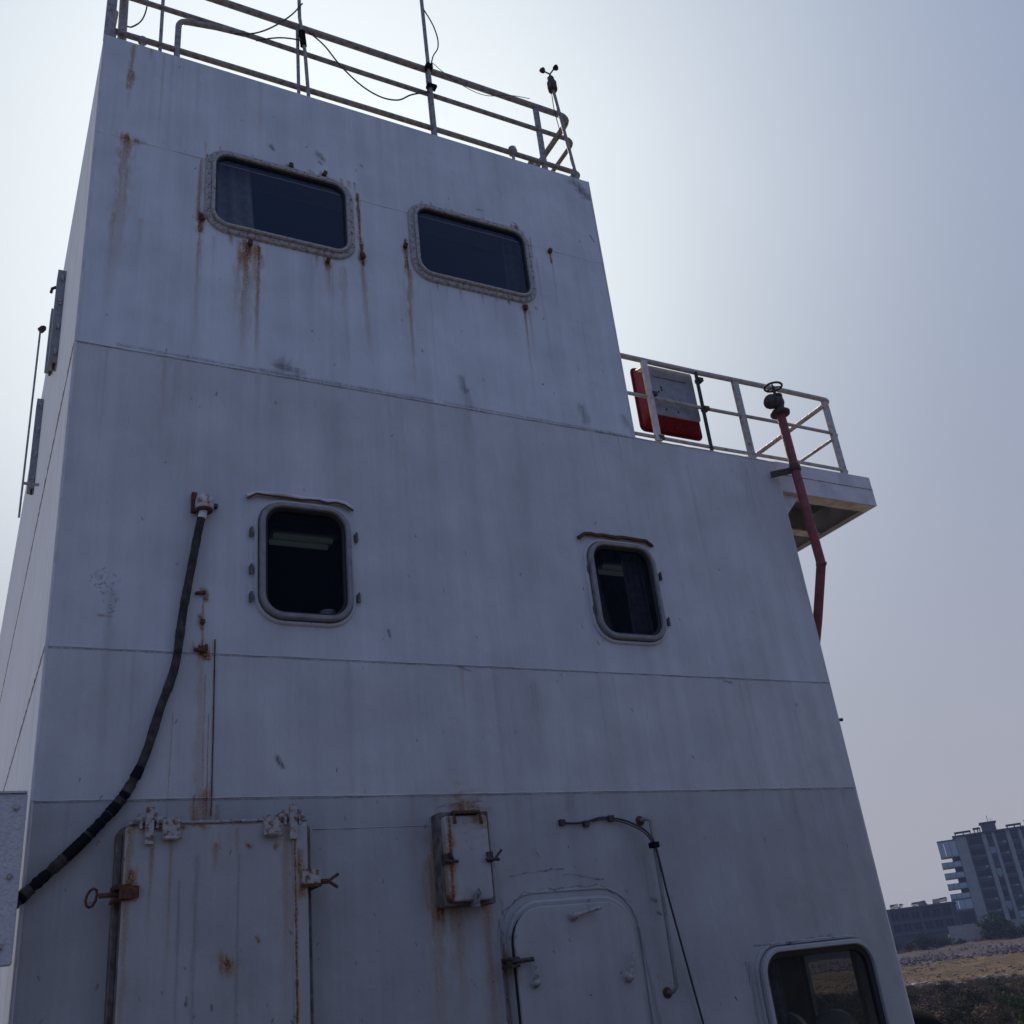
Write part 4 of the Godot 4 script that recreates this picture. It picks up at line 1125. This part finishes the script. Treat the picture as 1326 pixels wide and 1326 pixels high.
	obj("head", lathe([Vector2(0.0, 0.0), Vector2(0.028, 0.0), Vector2(0.026, 0.04), Vector2(0.014, 0.058), Vector2(0.0, 0.06)], Vector3(0.0, 1.76, 0.0), Basis(Vector3.BACK, -0.6), 12), M.iron, l)
	# screen plate at the left corner
	var s := thing("bulwark_plate", "rough grey bulwark plate standing out at the lower left corner", "bulwark")
	obj("panel", slab(-0.335, 2.25, 1.19, 0.68, 0.01, 0.095, 0.14, 0.006), M.rough, s)
	obj("top_flange", box(Vector3(-0.92, 2.5905, 0.0), Vector3(0.257, 2.599, 0.15)), M.rough, s)
	for p in [[0.22, 2.53], [0.22, 2.25], [0.21, 1.98], [-0.3, 2.53], [-0.3, 1.98]]:
		obj("bolt", lathe([Vector2(0.013, 0.0), Vector2(0.013, 0.007), Vector2(0.0, 0.009)], Vector3(p[0], p[1], 0.14), Basis(Vector3.RIGHT, PI / 2), 6), M.rusty, s)
	obj("stay", box(Vector3(0.02, 1.60, 0.0), Vector3(0.22, 1.909, 0.12)), M.rust, s)
	# tyre fender at the ship's side
	var t := thing("tyre_fender", "black rubber tyre fender hung at the ship's right side", "tyre", Vector3(5.56, 0.87, -0.32))
	var tr := begin()
	var prof := []
	for i in 13:
		var a := PI * i / 12.0 - PI / 2
		prof.append(Vector2(0.25 + 0.13 * cos(a), 0.105 * sin(a)))
	add_lathe(tr, prof, Vector3.ZERO, Basis(Vector3.BACK, PI / 2), 32)
	obj("tread", done(tr), M.black, t)
	var inn := begin()
	var pi := []
	for i in 7:
		var a := PI * i / 6.0 - PI / 2
		pi.append(Vector2(0.25 - 0.05 * cos(a), 0.105 * sin(a)))
	pi.reverse()
	add_lathe(inn, pi, Vector3.ZERO, Basis(Vector3.BACK, PI / 2), 32)
	obj("inner_wall", done(inn), M.black, t)
	obj("chain", tube([Vector3(0, 0.2, 0), Vector3(-0.12, 0.35, 0.0), Vector3(-0.275, 0.42, 0)], 0.014, 6), M.iron, t)

func hull() -> void:
	var h := thing("ship_hull", "dark ship hull and main deck carrying the white deckhouse", "ship hull")
	obj("main_deck", box(Vector3(0.26, -0.05, -16.0), Vector3(5.42, -0.002, 14.0)), M.deck, h)
	obj("bounce_deck", box(Vector3(-4.6, -0.05, -16.0), Vector3(0.259, -0.002, 14.0)), M.deckpale, h)  # unseen strip, made pale to bounce light onto the left wall
	obj("unseen_shade_wall", box(Vector3(-2.6, 0.0, 6.8), Vector3(4.4, 3.2, 6.84)), M.hull, h)  # unseen dark block, added to keep sky light off the lower front
	obj("unseen_shade_wall", box(Vector3(-2.6, 0.0, 6.841), Vector3(-2.56, 3.2, 13.0)), M.hull, h)
	obj("unseen_shade_wall", box(Vector3(4.36, 0.0, 6.841), Vector3(4.4, 3.2, 13.0)), M.hull, h)
	obj("unseen_shade_top", box(Vector3(-2.7, 3.201, 6.7), Vector3(4.5, 3.3, 13.1)), M.hull, h)  # top of the added light-blocking box
	obj("side_shell", box(Vector3(5.42, -3.6, -16.0), Vector3(5.44, 0.5, 14.0)), M.hull, h)
	obj("side_shell", box(Vector3(-4.62, -3.6, -16.0), Vector3(-4.6, 0.5, 14.0)), M.hull, h)
	obj("stern_plate", box(Vector3(-4.6, -3.6, -16.02), Vector3(5.42, 0.5, -16.0)), M.hull, h)
	obj("bow_plate", box(Vector3(-4.6, -3.6, 14.0), Vector3(5.42, 0.9, 14.02)), M.hull, h)

func null_mesh() -> Mesh:
	return box(Vector3.ZERO, Vector3.ONE * 0.01)

# ---------------------------------------------------------------- the land beyond
func ground_y(x: float, z: float) -> float:
	var r := Vector2(x, z - 5.0).length()
	var knots := [[0.0, -3.5], [60.0, -3.5], [110.0, -3.2], [145.0, -2.8], [192.0, -1.25], [205.0, -0.6], [216.0, 0.1], [226.0, 0.35], [240.0, 1.2], [260.0, 2.2], [300.0, 3.2], [400.0, 3.6], [4000.0, 3.6]]
	for i in knots.size() - 1:
		if r < knots[i + 1][0]:
			var t: float = (r - knots[i][0]) / (knots[i + 1][0] - knots[i][0])
			return lerpf(knots[i][1], knots[i + 1][1], t)
	return 3.6

func polar(az: float, r: float) -> Vector3:
	var a := deg_to_rad(az)
	var p := Vector3(sin(a) * r, 0, 5.0 - cos(a) * r)
	return p

func land() -> void:
	var st := begin()
	st.set_smooth_group(0)
	var n1 := noise(0.05, 4, 81)
	var n2 := noise(0.012, 3, 82)
	var radii := [0.0, 12.0, 25.0, 40.0]
	var r := 50.0
	while r < 320.0:
		radii.append(r)
		r += 2.2 if r < 270.0 else 8.0
	radii.append_array([350.0, 420.0, 600.0, 1000.0, 1800.0, 3200.0])
	var azs := []
	for i in 60:
		azs.append(70.0 + i * (325.0 - 0.0) / 60.0 * 0.985)
	var fine := []
	for i in 120:
		fine.append(30.0 + i * 40.0 / 120.0)
	azs = fine + azs
	var cols := {}
	var P := []
	for rr in radii:
		var row := []
		for a in azs:
			var p := polar(a, rr)
			var w := n1.get_noise_2d(p.x, p.z)
			var y := ground_y(p.x, p.z)
			if rr > 45.0:
				y += 0.28 * w + (0.16 * n1.get_noise_2d(p.x * 6.0, p.z * 6.0) if rr > 130.0 and rr < 230.0 else 0.0)
				if rr > 198.0 and rr < 226.0:
					y += 0.5 * absf(n1.get_noise_2d(p.x * 4.0, p.z * 4.0)) + 0.3 * w
			row.append(Vector3(p.x, y, p.z))
		P.append(row)
	for i in radii.size() - 1:
		for k in azs.size():
			var l := (k + 1) % azs.size()
			var q := [P[i][k], P[i][l], P[i + 1][l], P[i + 1][k]]
			for idx in [0, 1, 2, 0, 2, 3]:
				var p: Vector3 = q[idx]
				st.set_color(ground_color(p, n1, n2))
				st.add_vertex(p)
	st.index()
	st.generate_normals()
	var m := worn([[0.0, Color(0.55, 0.52, 0.5)], [0.5, Color(0.85, 0.84, 0.82)], [1.0, Color(1.0, 1.0, 1.0)]], 0.03, 0.25, 83, 0.95, 4.0)
	m.vertex_color_use_as_albedo = true
	m.metallic_specular = 0.05
	struct("ground", st.commit(), m)

func ground_color(p: Vector3, n1: FastNoiseLite, n2: FastNoiseLite) -> Color:
	var r := Vector2(p.x, p.z - 5.0).length()
	r += 9.0 * n2.get_noise_2d(p.x * 3.0, p.z * 3.0) + 3.0 * n1.get_noise_2d(p.x * 2.0, p.z * 2.0)
	var w := n1.get_noise_2d(p.x * 1.7 + 30.0, p.z * 1.7)
	var scrub := Color(0.045, 0.04, 0.025).lerp(Color(0.08, 0.065, 0.045), clampf(w + 0.5, 0, 1))
	var tan := Color(0.165, 0.125, 0.085).lerp(Color(0.10, 0.08, 0.055), clampf(w + 0.4, 0, 1))
	var pink := Color(0.115, 0.10, 0.108).lerp(Color(0.08, 0.07, 0.077), clampf(w + 0.5, 0, 1))
	var green := Color(0.06, 0.06, 0.035).lerp(Color(0.11, 0.095, 0.06), clampf(w + 0.5, 0, 1))
	scrub = Color(0.20, 0.18, 0.15).lerp(scrub, smoothstep(44.0, 56.0, r))  # unseen ground round the ship made pale to bounce light up the wall
	var c := scrub.lerp(tan, smoothstep(136.0, 146.0, r))
	var rough := n1.get_noise_2d(p.x * 5.0 + 11.0, p.z * 5.0)
	c = c.lerp(Color(0.075, 0.058, 0.04), clampf(rough * 1.6 + 0.25, 0.0, 0.75) * smoothstep(136.0, 150.0, r))
	c = c.lerp(pink, smoothstep(188.0, 194.0, r))
	c = c.lerp(green, smoothstep(222.0, 230.0, r))
	return c

func leaf_clump(s: int, leaves: int, size: Vector3, leaf: float) -> ArrayMesh:
	var R := RandomNumberGenerator.new()
	R.seed = s
	var st := begin()
	st.set_smooth_group(-1)
	for i in leaves:
		var d := Vector3(R.randfn(), R.randfn(), R.randfn()).normalized() * pow(R.randf(), 0.45)
		var lump := 0.75 + 0.35 * sin(d.x * 5.0 + s) * cos(d.z * 4.0 - s) + 0.15 * sin(d.y * 9.0)
		var c := Vector3(d.x * size.x * lump, maxf(0.02, size.y * (0.5 + 0.5 * d.y * lump)), d.z * size.z * lump)
		var a := Vector3(R.randfn(), R.randfn() * 0.6, R.randfn()).normalized() * leaf * R.randf_range(0.6, 1.3)
		var b := a.cross(Vector3(R.randfn(), R.randfn(), R.randfn())).normalized() * leaf * 0.45
		tri(st, c - b, c + b, c + a)
		tri(st, c + b, c - b, c - a * 0.6)
	st.generate_normals()
	return st.commit()

func multi(called: String, mesh: Mesh, material: Material, places: Array) -> MultiMeshInstance3D:
	var mm := MultiMesh.new()
	mm.transform_format = MultiMesh.TRANSFORM_3D
	mm.use_colors = true
	mm.mesh = mesh
	mm.instance_count = places.size()
	for i in places.size():
		mm.set_instance_transform(i, places[i][0])
		mm.set_instance_color(i, places[i][1])
	var o := MultiMeshInstance3D.new()
	o.name = numbered(called)
	o.multimesh = mm
	o.material_override = material
	add_child(o, true)
	o.set_meta("kind", "stuff")
	return o

func vegetation() -> void:
	var leafm := mat(Color(1, 1, 1), 0.8)
	leafm.vertex_color_use_as_albedo = true
	leafm.metallic_specular = 0.05
	leafm.cull_mode = BaseMaterial3D.CULL_DISABLED
	leafm.backlight_enabled = true
	leafm.backlight = Color(0.10, 0.10, 0.05)
	# scrub: one mass in the near field
	var clump := leaf_clump(5, 260, Vector3(0.9, 1.3, 0.9), 0.16)
	var places := []
	for i in 900:
		var az := rng.randf_range(36.0, 68.0)
		var r := sqrt(rng.randf_range(55.0 * 55.0, 136.0 * 136.0))
		var p := polar(az, r)
		var s := rng.randf_range(0.35, 1.15) * (1.0 if r < 118.0 else 0.55)
		p.y = ground_y(p.x, p.z) - 0.1
		var t := rng.randf()
		var c := Color(0.035, 0.042, 0.018).lerp(Color(0.065, 0.055, 0.028), t)
		if rng.randf() < 0.3:
			c = Color(0.13, 0.09, 0.06)
		if az > 50.5 and r < 95.0 and rng.randf() < 0.7:
			c = Color(0.05, 0.065, 0.02)
		places.append([Transform3D(Basis(Vector3.UP, rng.randf() * TAU).scaled(Vector3(s, s * rng.randf_range(0.7, 1.2), s)), p), c])
	var scrub := multi("scrub", clump, leafm, places)
	tag(scrub, "dark green and brown scrub covering the near field right of the ship", "scrub")
	# dry grass
	var st := begin()
	st.set_smooth_group(-1)
	for i in 26:
		var a := rng.randf() * TAU
		var b := Vector3(cos(a), 0, sin(a)) * rng.randf_range(0.02, 0.28)
		var lean := Vector3(rng.randf_range(-0.16, 0.16), rng.randf_range(0.3, 0.75), rng.randf_range(-0.16, 0.16))
		var w := Vector3(cos(a + 1.3), 0, sin(a + 1.3)) * 0.018
		tri(st, b - w, b + w, b + lean)
	var tuft := done(st)
	places = []
	for i in 16000:
		var az := rng.randf_range(40.0, 62.0)
		var r := sqrt(rng.randf_range(60.0 * 60.0, 250.0 * 250.0))
		if r > 190.0 and r < 224.0 and rng.randf() < 0.93:
			continue
		var p := polar(az, r)
		p.y = ground_y(p.x, p.z) - 0.05
		var c := Color(0.19, 0.14, 0.08).lerp(Color(0.12, 0.085, 0.05), rng.randf())
		var s := rng.randf_range(0.5, 1.3)
		if r < 136.0:
			c = c.lerp(Color(0.13, 0.075, 0.05), rng.randf()) * rng.randf_range(0.5, 1.1)
		elif r < 190.0:
			if rng.randf() < 0.55 + 0.45 * sin(r * 0.55 + sin(az * 2.3) * 2.0):
				continue
			s *= 0.36
			c = Color(0.22, 0.165, 0.10).lerp(Color(0.14, 0.105, 0.07), rng.randf())
		places.append([Transform3D(Basis(Vector3.UP, rng.randf() * TAU).scaled(Vector3.ONE * s), p), c])
	tag(multi("dry_grass", tuft, leafm, places), "tan dry grass over the field and its edges", "grass")
	# rubble
	var bl := begin()
	add_box(bl, Vector3.ZERO, Vector3(1.0, 0.6, 0.7), Basis(Vector3(1, 2, 0.5).normalized(), 0.4))
	var stone := done(bl)
	places = []
	for i in 2600:
		var az := rng.randf_range(40.0, 62.0)
		var r := rng.randf_range(191.0, 206.0) if i < 1900 else rng.randf_range(206.0, 226.0)
		var p := polar(az, r)
		p.y = ground_y(p.x, p.z) + rng.randf_range(0.0, 0.2)
		var s := rng.randf_range(0.12, 0.4)
		var c := Color(0.22, 0.19, 0.2).lerp(Color(0.12, 0.095, 0.105), rng.randf())
		if r < 203.0:
			s *= 1.25
			if rng.randf() < 0.4:
				c = Color(0.20, 0.11, 0.13)
			if rng.randf() < 0.3:
				c = Color(0.08, 0.07, 0.08)
		places.append([Transform3D(Basis(Vector3(rng.randf(), rng.randf(), rng.randf()).normalized(), rng.randf() * TAU).scaled(Vector3.ONE * s), p), c])
	for i in 700:   # clods and litter across the dry field
		var p := polar(rng.randf_range(40.0, 62.0), rng.randf_range(140.0, 190.0))
		p.y = ground_y(p.x, p.z) + 0.05
		places.append([Transform3D(Basis(Vector3.UP, rng.randf() * TAU).scaled(Vector3(1.2, 0.6, 0.9) * rng.randf_range(0.1, 0.45)), p), Color(0.12, 0.09, 0.065).lerp(Color(0.22, 0.18, 0.14), rng.randf())])
	for i in 420:   # pale broken concrete along the edge of the scrub
		var az := rng.randf_range(40.0, 62.0)
		var r := 138.0 + rng.randf_range(-3.0, 3.0) + 5.0 * sin(az * 1.9)
		var p := polar(az, r)
		p.y = ground_y(p.x, p.z) + 0.1
		places.append([Transform3D(Basis(Vector3.UP, rng.randf() * TAU).scaled(Vector3(1.6, 0.4, 0.8) * rng.randf_range(0.3, 0.8)), p), Color(0.26, 0.24, 0.225)])
	var stm := mat(Color(1, 1, 1), 0.9)
	stm.metallic_specular = 0.1
	stm.vertex_color_use_as_albedo = true
	tag(multi("rubble", stone, stm, places), "pinkish grey rubble mound and broken concrete across the field", "rubble")
	# bushes by the low wall
	var crowns := [leaf_clump(11, 1500, Vector3(2.6, 3.4, 2.2), 0.30), leaf_clump(12, 1500, Vector3(3.2, 2.8, 2.6), 0.30), leaf_clump(13, 900, Vector3(1.6, 2.2, 1.6), 0.26)]
	var greens := [Color(0.03, 0.04, 0.02), Color(0.04, 0.042, 0.024), Color(0.05, 0.05, 0.03)]
	var spots := [[47.95, 226.0, 0, 1.0, "round green bush in front of the long low building"], [48.75, 228.0, 1, 0.8, "spreading green bush left of the pale wall"], [51.35, 232.0, 0, 1.55, "tall dark bush at the foot of the apartment block"], [51.75, 229.0, 1, 1.1, "broad dark bush right of the tall one by the apartment block"], [50.95, 231.0, 2, 1.2, "small dark bush at the right end of the pale wall"], [47.2, 229.0, 2, 0.8, "small pale bush nearest the ship's side"], [49.6, 226.0, 2, 0.7, "low bush before the middle of the pale wall"], [52.6, 231.0, 2, 1.2, "small bush before the far right wall"], [46.2, 230.0, 1, 1.0, "bush behind the ship's edge beside the long building"], [53.6, 232.0, 0, 1.1, "bush beyond the right wall end"]]
	for e in spots:
		var p := polar(e[0], e[1])
		p.y = ground_y(p.x, p.z) - 0.1
		var b := thing("bush", e[4], "bush", p, "bushes along the far wall")
		var lm := mat(greens[e[2]], 0.8)
		lm.metallic_specular = 0.05
		lm.cull_mode = BaseMaterial3D.CULL_DISABLED
		lm.backlight_enabled = true
		lm.backlight = Color(0.08, 0.09, 0.04)
		var crown := obj("crown", crowns[e[2]], lm, b)
		crown.scale = Vector3.ONE * e[3]
		crown.rotation.y = e[0] * 7.0
		obj("trunk", tube([Vector3(0, -0.2, 0), Vector3(0.1, 1.0 * e[3], 0), Vector3(-0.1, 2.0 * e[3], 0.1)], [0.12, 0.09, 0.04], 6), M.bark, b)

# ---------------------------------------------------------------- buildings: local frame (u to the right, y up, d towards the camera)
func site(az: float, r: float) -> Transform3D:
	var a := deg_to_rad(az)
	var n := Vector3(sin(a), 0, -cos(a))
	var u := Vector3(cos(a), 0, sin(a))
	return Transform3D(Basis(u, Vector3.UP, -n), Vector3(0, 0, 5.0) + n * r)

func apartment() -> void:
	var T := site(50.3, 330.0)
	var b := thing("apartment_block", "tall grey apartment block with stacked glazed balconies at its left end", "building")
	b.transform = T
	var K := 1.222
	var Y := func(v: float): return 1.6 + (v - 1.6) * K
	var y0 := 2.6
	var roof: float = Y.call(23.0)
	obj("wall", box(Vector3(4.6, y0, -16.0), Vector3(46.0, roof, -0.6)), M.bwall, b)
	obj("corner_pilaster", box(Vector3(1.8, y0, -14.0), Vector3(4.7, roof + 0.3, 0.6)), M.bpale, b)
	obj("roof_slab", box(Vector3(1.2, roof + 0.3, -16.5), Vector3(46.0, roof + 0.75, 0.9)), M.bdark, b)
	# floors
	var step := 2.36 * K
	var piers := [9.0, 11.7, 15.4, 18.6, 23.0, 26.2, 30.5, 34.0, 38.0, 42.0]
	for i in piers.size():
		obj("pier", box(Vector3(piers[i], y0, -0.6), Vector3(piers[i] + (0.8 if i % 2 else 1.1), roof + (0.6 if i < 4 else -0.2), 0.35)), M.bpale, b)
	for k in 8:
		var top: float = roof - 0.6 - k * step
		obj("floor_band", box(Vector3(4.75, top - 2.35, -0.6), Vector3(46.0, top - 1.75, -0.25 - 0.002 * k)), M.bwall, b)
		var us := [[5.2, 8.7], [10.3, 11.5], [12.7, 15.0], [16.4, 18.3], [19.9, 22.7], [24.0, 26.0], [27.2, 30.2], [31.8, 33.7]]
		for e in us:
			var pick := rng.randf()
			var w := obj("window", box(Vector3(e[0], top - 1.75, -0.6), Vector3(e[1], top - 0.05, -0.5)), M.bglass if pick < 0.65 else (M.bdark if pick < 0.88 else M.bpane), b)
			if rng.randf() < 0.3:
				obj("air_conditioner", box(Vector3(e[1] - 1.0, top - 2.3, -0.24), Vector3(e[1] - 0.2, top - 1.8, 0.15)), M.bpale, b)
			var st := begin()
			var mid: float = (e[0] + e[1]) * 0.5
			add_box(st, Vector3(mid, top - 0.9, -0.47), Vector3(0.08, 1.7, 0.06))
			add_box(st, Vector3(mid, top - 0.02, -0.47), Vector3(e[1] - e[0] + 0.1, 0.08, 0.08))
			add_box(st, Vector3(mid, top - 1.75, -0.47), Vector3(e[1] - e[0] + 0.1, 0.08, 0.08))
			obj("frame", done(st), M.bdark, w)
	# left balconies
	obj("end_wall", box(Vector3(-0.4, y0, -13.0), Vector3(1.8, roof - 0.3, -1.0)), M.bdark, b)
	obj("podium", box(Vector3(-3.5, y0 - 2.0, -10.0), Vector3(1.8, Y.call(7.9) - 0.36, 0.2)), M.bwall, b)
	obj("podium_glazing", box(Vector3(-2.6, Y.call(4.5), 0.2), Vector3(1.4, Y.call(7.2), 0.3)), M.bglass, b)
	var heights := [19.4, 17.1, 14.75, 12.4, 10.2, 7.9]
	for i in heights.size():
		var y: float = Y.call(heights[i])
		var left := -3.6 if i > 0 else -3.3
		obj("balcony_slab", box(Vector3(left, y - 0.35, -6.0), Vector3(1.79, y, 0.5)), M.bpale, b)
		if i == 0 or i == 5:
			var hgt: float = (roof - 0.1 - y) if i == 0 else 2.6
			for q in [[left + 0.1, left + 1.6], [left + 1.7, left + 3.2], [left + 3.3, 1.7]]:
				obj("balcony_glazing", box(Vector3(q[0], y, 0.3), Vector3(q[1], y + hgt - 0.3, 0.38)), M.bpane, b)
			obj("balcony_glazing", box(Vector3(left + 0.02, y, -5.8), Vector3(left + 0.1, y + hgt - 0.3, 0.28)), M.bpane, b)
			obj("balcony_slab", box(Vector3(left, y + hgt - 0.3, -6.0), Vector3(1.79, y + hgt, 0.5)), M.bdark, b)
		else:
			obj("balcony_glazing", box(Vector3(left + 0.05, y, 0.36), Vector3(1.75, y + 1.1, 0.42)), M.bpane, b)
			for q in [left + 0.06, left + 1.5, left + 3.0, 1.6]:
				obj("balcony_post", box(Vector3(q, y, 0.425), Vector3(q + 0.1, y + 1.1, 0.48)), M.bdark, b)
			obj("balcony_rail", box(Vector3(left, y + 1.1, 0.34), Vector3(1.79, y + 1.18, 0.44)), M.bdark, b)
			obj("balcony_door", box(Vector3(-0.2, y, -1.0), Vector3(1.5, y + 2.2, -0.93)), M.bglass, b)
	# roof: parapet frames, tower and masts
	for e in [[2.0, 6.5, 1.0], [7.2, 9.2, 1.4], [16.0, 20.0, 1.0], [21.0, 27.0, 1.6], [29.0, 36.0, 1.6]]:
		obj("roof_beam", box(Vector3(e[0], roof + 0.75 + e[2] - 0.35, -3.0), Vector3(e[1], roof + 0.75 + e[2], -0.2)), M.bdark, b)
		for u in [e[0] + 0.1, (e[0] + e[1]) * 0.5, e[1] - 0.4]:
			obj("roof_post", box(Vector3(u, roof + 0.75, -0.8), Vector3(u + 0.3, roof + 0.75 + e[2] - 0.35, -0.4)), M.bdark, b)
	obj("roof_tower", box(Vector3(9.6, roof + 0.75, -5.0), Vector3(13.4, Y.call(25.4), -0.3)), M.bwall, b)
	obj("roof_tower_cap", box(Vector3(9.2, Y.call(25.4), -5.4), Vector3(13.8, Y.call(25.4) + 0.35, 0.1)), M.bdark, b)
	obj("roof_mast", tube([Vector3(11.8, Y.call(25.4) + 0.3, -2.0), Vector3(11.8, Y.call(27.2), -2.0)], 0.09, 6), M.bdark, b)
	obj("roof_mast", tube([Vector3(12.6, Y.call(25.4) + 0.3, -2.0), Vector3(12.6, Y.call(26.6), -2.0)], 0.07, 6), M.bdark, b)

func low_building() -> void:
	var T := site(50.3, 300.0)
	var b := thing("low_building", "long low dark building with tilted solar water heaters along its roof", "building")
	b.transform = T
	obj("wall", box(Vector3(-52.0, 2.4, -12.0), Vector3(-2.7, 10.2, 0.0)), M.bdark, b)
	obj("roof_slab", box(Vector3(-52.5, 10.2, -12.5), Vector3(-2.5, 10.55, 0.5)), M.bwall, b)
	for k in 2:
		var y := 5.0 + k * 2.7
		obj("floor_band", box(Vector3(-52.0, y - 0.9, 0.0), Vector3(-3.4, y - 0.5, 0.3)), M.bwall, b)
		var u := -50.0
		var i := 0
		while u < -5.0:
			var w := obj("window", box(Vector3(u, y, 0.0), Vector3(u + 1.7, y + 1.6, 0.1)), M.bglass, b)
			obj("frame", box(Vector3(u + 0.8, y, 0.1), Vector3(u + 0.9, y + 1.6, 0.16)), M.bwall, w)
			if i % 3 == 2:
				obj("pier", box(Vector3(u + 2.0, 2.4 if k == 0 else 7.0, 0.0), Vector3(u + 2.4, 7.0 if k == 0 else 10.2, 0.32 + 0.004 * k)), M.bwall, b)
			u += 2.6
			i += 1
	for e in [-48.0, -43.0, -38.0, -33.0, -28.0, -23.0, -17.6, -15.9, -12.4, -10.6, -7.0, -5.2]:
		var st := begin()
		var w := rng.randf_range(0.9, 2.3)
		var tilt := rng.randf_range(0.3, 0.7)
		var yaw := rng.randf_range(-0.6, 0.6)
		var lift := rng.randf_range(-0.25, 0.15)
		add_box(st, Vector3(e, 11.15 + lift, -2.0), Vector3(w, 0.12, 1.7), Basis(Vector3.UP, yaw) * Basis(Vector3.RIGHT, tilt) * Basis(Vector3.BACK, rng.randf_range(-0.05, 0.25)))
		add_tube(st, [Vector3(e - w * 0.45, 11.5 + lift, -2.7), Vector3(e + w * 0.45, 11.6 + lift, -2.7)], 0.2, 8)
		add_box(st, Vector3(e - w * 0.3, 10.9, -2.5), Vector3(0.08, 0.7, 0.08))
		add_box(st, Vector3(e + w * 0.3, 10.9, -2.5), Vector3(0.08, 0.7, 0.08))
		obj("solar_heater", done(st), M.bdark, b)

func low_walls() -> void:
	var T := site(50.3, 235.0)
	for e in [[-4.6, 2.2, 2.1, 4.15, M.pinkwall, "pale pinkish boundary wall before the apartment block"], [6.4, 30.0, 2.1, 4.0, M.pinkwall, "pale boundary wall at the right, beyond the tall bush"], [-40.0, -5.0, 0.8, 3.0, M.bwall, "low grey boundary wall before the long low building"]]:
		var w := thing("boundary_wall", e[5], "wall")
		w.transform = T
		obj("wall", box(Vector3(e[0], e[2] - 2.5, -0.15), Vector3(e[1], e[3] - 0.12, 0.15)), e[4], w)
		obj("coping", box(Vector3(e[0] - 0.05, e[3] - 0.12, -0.2), Vector3(e[1] + 0.05, e[3], 0.2)), e[4], w)

# ----------------------------------------------------------------
func _ready() -> void:
	rng.seed = 20241
	setting()
	make_materials()
	var L := func(r: float, g: float, b: float): return Color(r, g, b)
	M.deckpale = worn([[0.0, L.call(0.34, 0.33, 0.31)], [1.0, L.call(0.50, 0.49, 0.47)]], 0.01, 0.4, 90, 0.85)
	M.wing = worn([[0.0, L.call(0.42, 0.42, 0.42)], [0.5, L.call(0.54, 0.55, 0.56)], [1.0, L.call(0.58, 0.58, 0.58)]], 0.012, 0.55, 91, 0.5, 2.0)
	M.pinkish = worn([[0.0, L.call(0.36, 0.27, 0.25)], [0.5, L.call(0.55, 0.49, 0.47)], [1.0, L.call(0.60, 0.56, 0.55)]], 0.02, 0.8, 92, 0.6)
	M.rusty2 = worn([[0.0, L.call(0.08, 0.04, 0.03)], [0.38, L.call(0.24, 0.18, 0.15)], [0.46, L.call(0.5, 0.48, 0.46)], [1.0, L.call(0.55, 0.54, 0.52)]], 0.03, 1.4, 93, 0.7, 4.0)
	M.greyplate = worn([[0.0, L.call(0.18, 0.19, 0.21)], [0.5, L.call(0.25, 0.26, 0.285)], [1.0, L.call(0.29, 0.30, 0.32)]], 0.02, 0.9, 94, 0.6)
	M.bark = mat(Color(0.06, 0.045, 0.035), 0.9)
	M.bwall = worn([[0.0, L.call(0.05, 0.055, 0.07)], [1.0, L.call(0.085, 0.092, 0.11)]], 0.02, 0.05, 95, 0.8)
	M.bpale = worn([[0.0, L.call(0.18, 0.185, 0.195)], [1.0, L.call(0.28, 0.285, 0.295)]], 0.02, 0.05, 96, 0.8)
	M.bdark = mat(Color(0.035, 0.037, 0.045), 0.8)
	M.bglass = mat(Color(0.010, 0.013, 0.02), 0.25)
	M.bglass.metallic_specular = 0.2
	M.bpane = mat(Color(0.26, 0.33, 0.36), 0.15)
	M.pinkwall = worn([[0.0, L.call(0.26, 0.22, 0.215)], [1.0, L.call(0.36, 0.31, 0.305)]], 0.02, 0.1, 97, 0.9)
	hull()
	deckhouse()
	apartment()
	low_building()
	low_walls()
	land()
	roof_rail()
	wing_rail()
	hose_and_cables()
	vegetation()
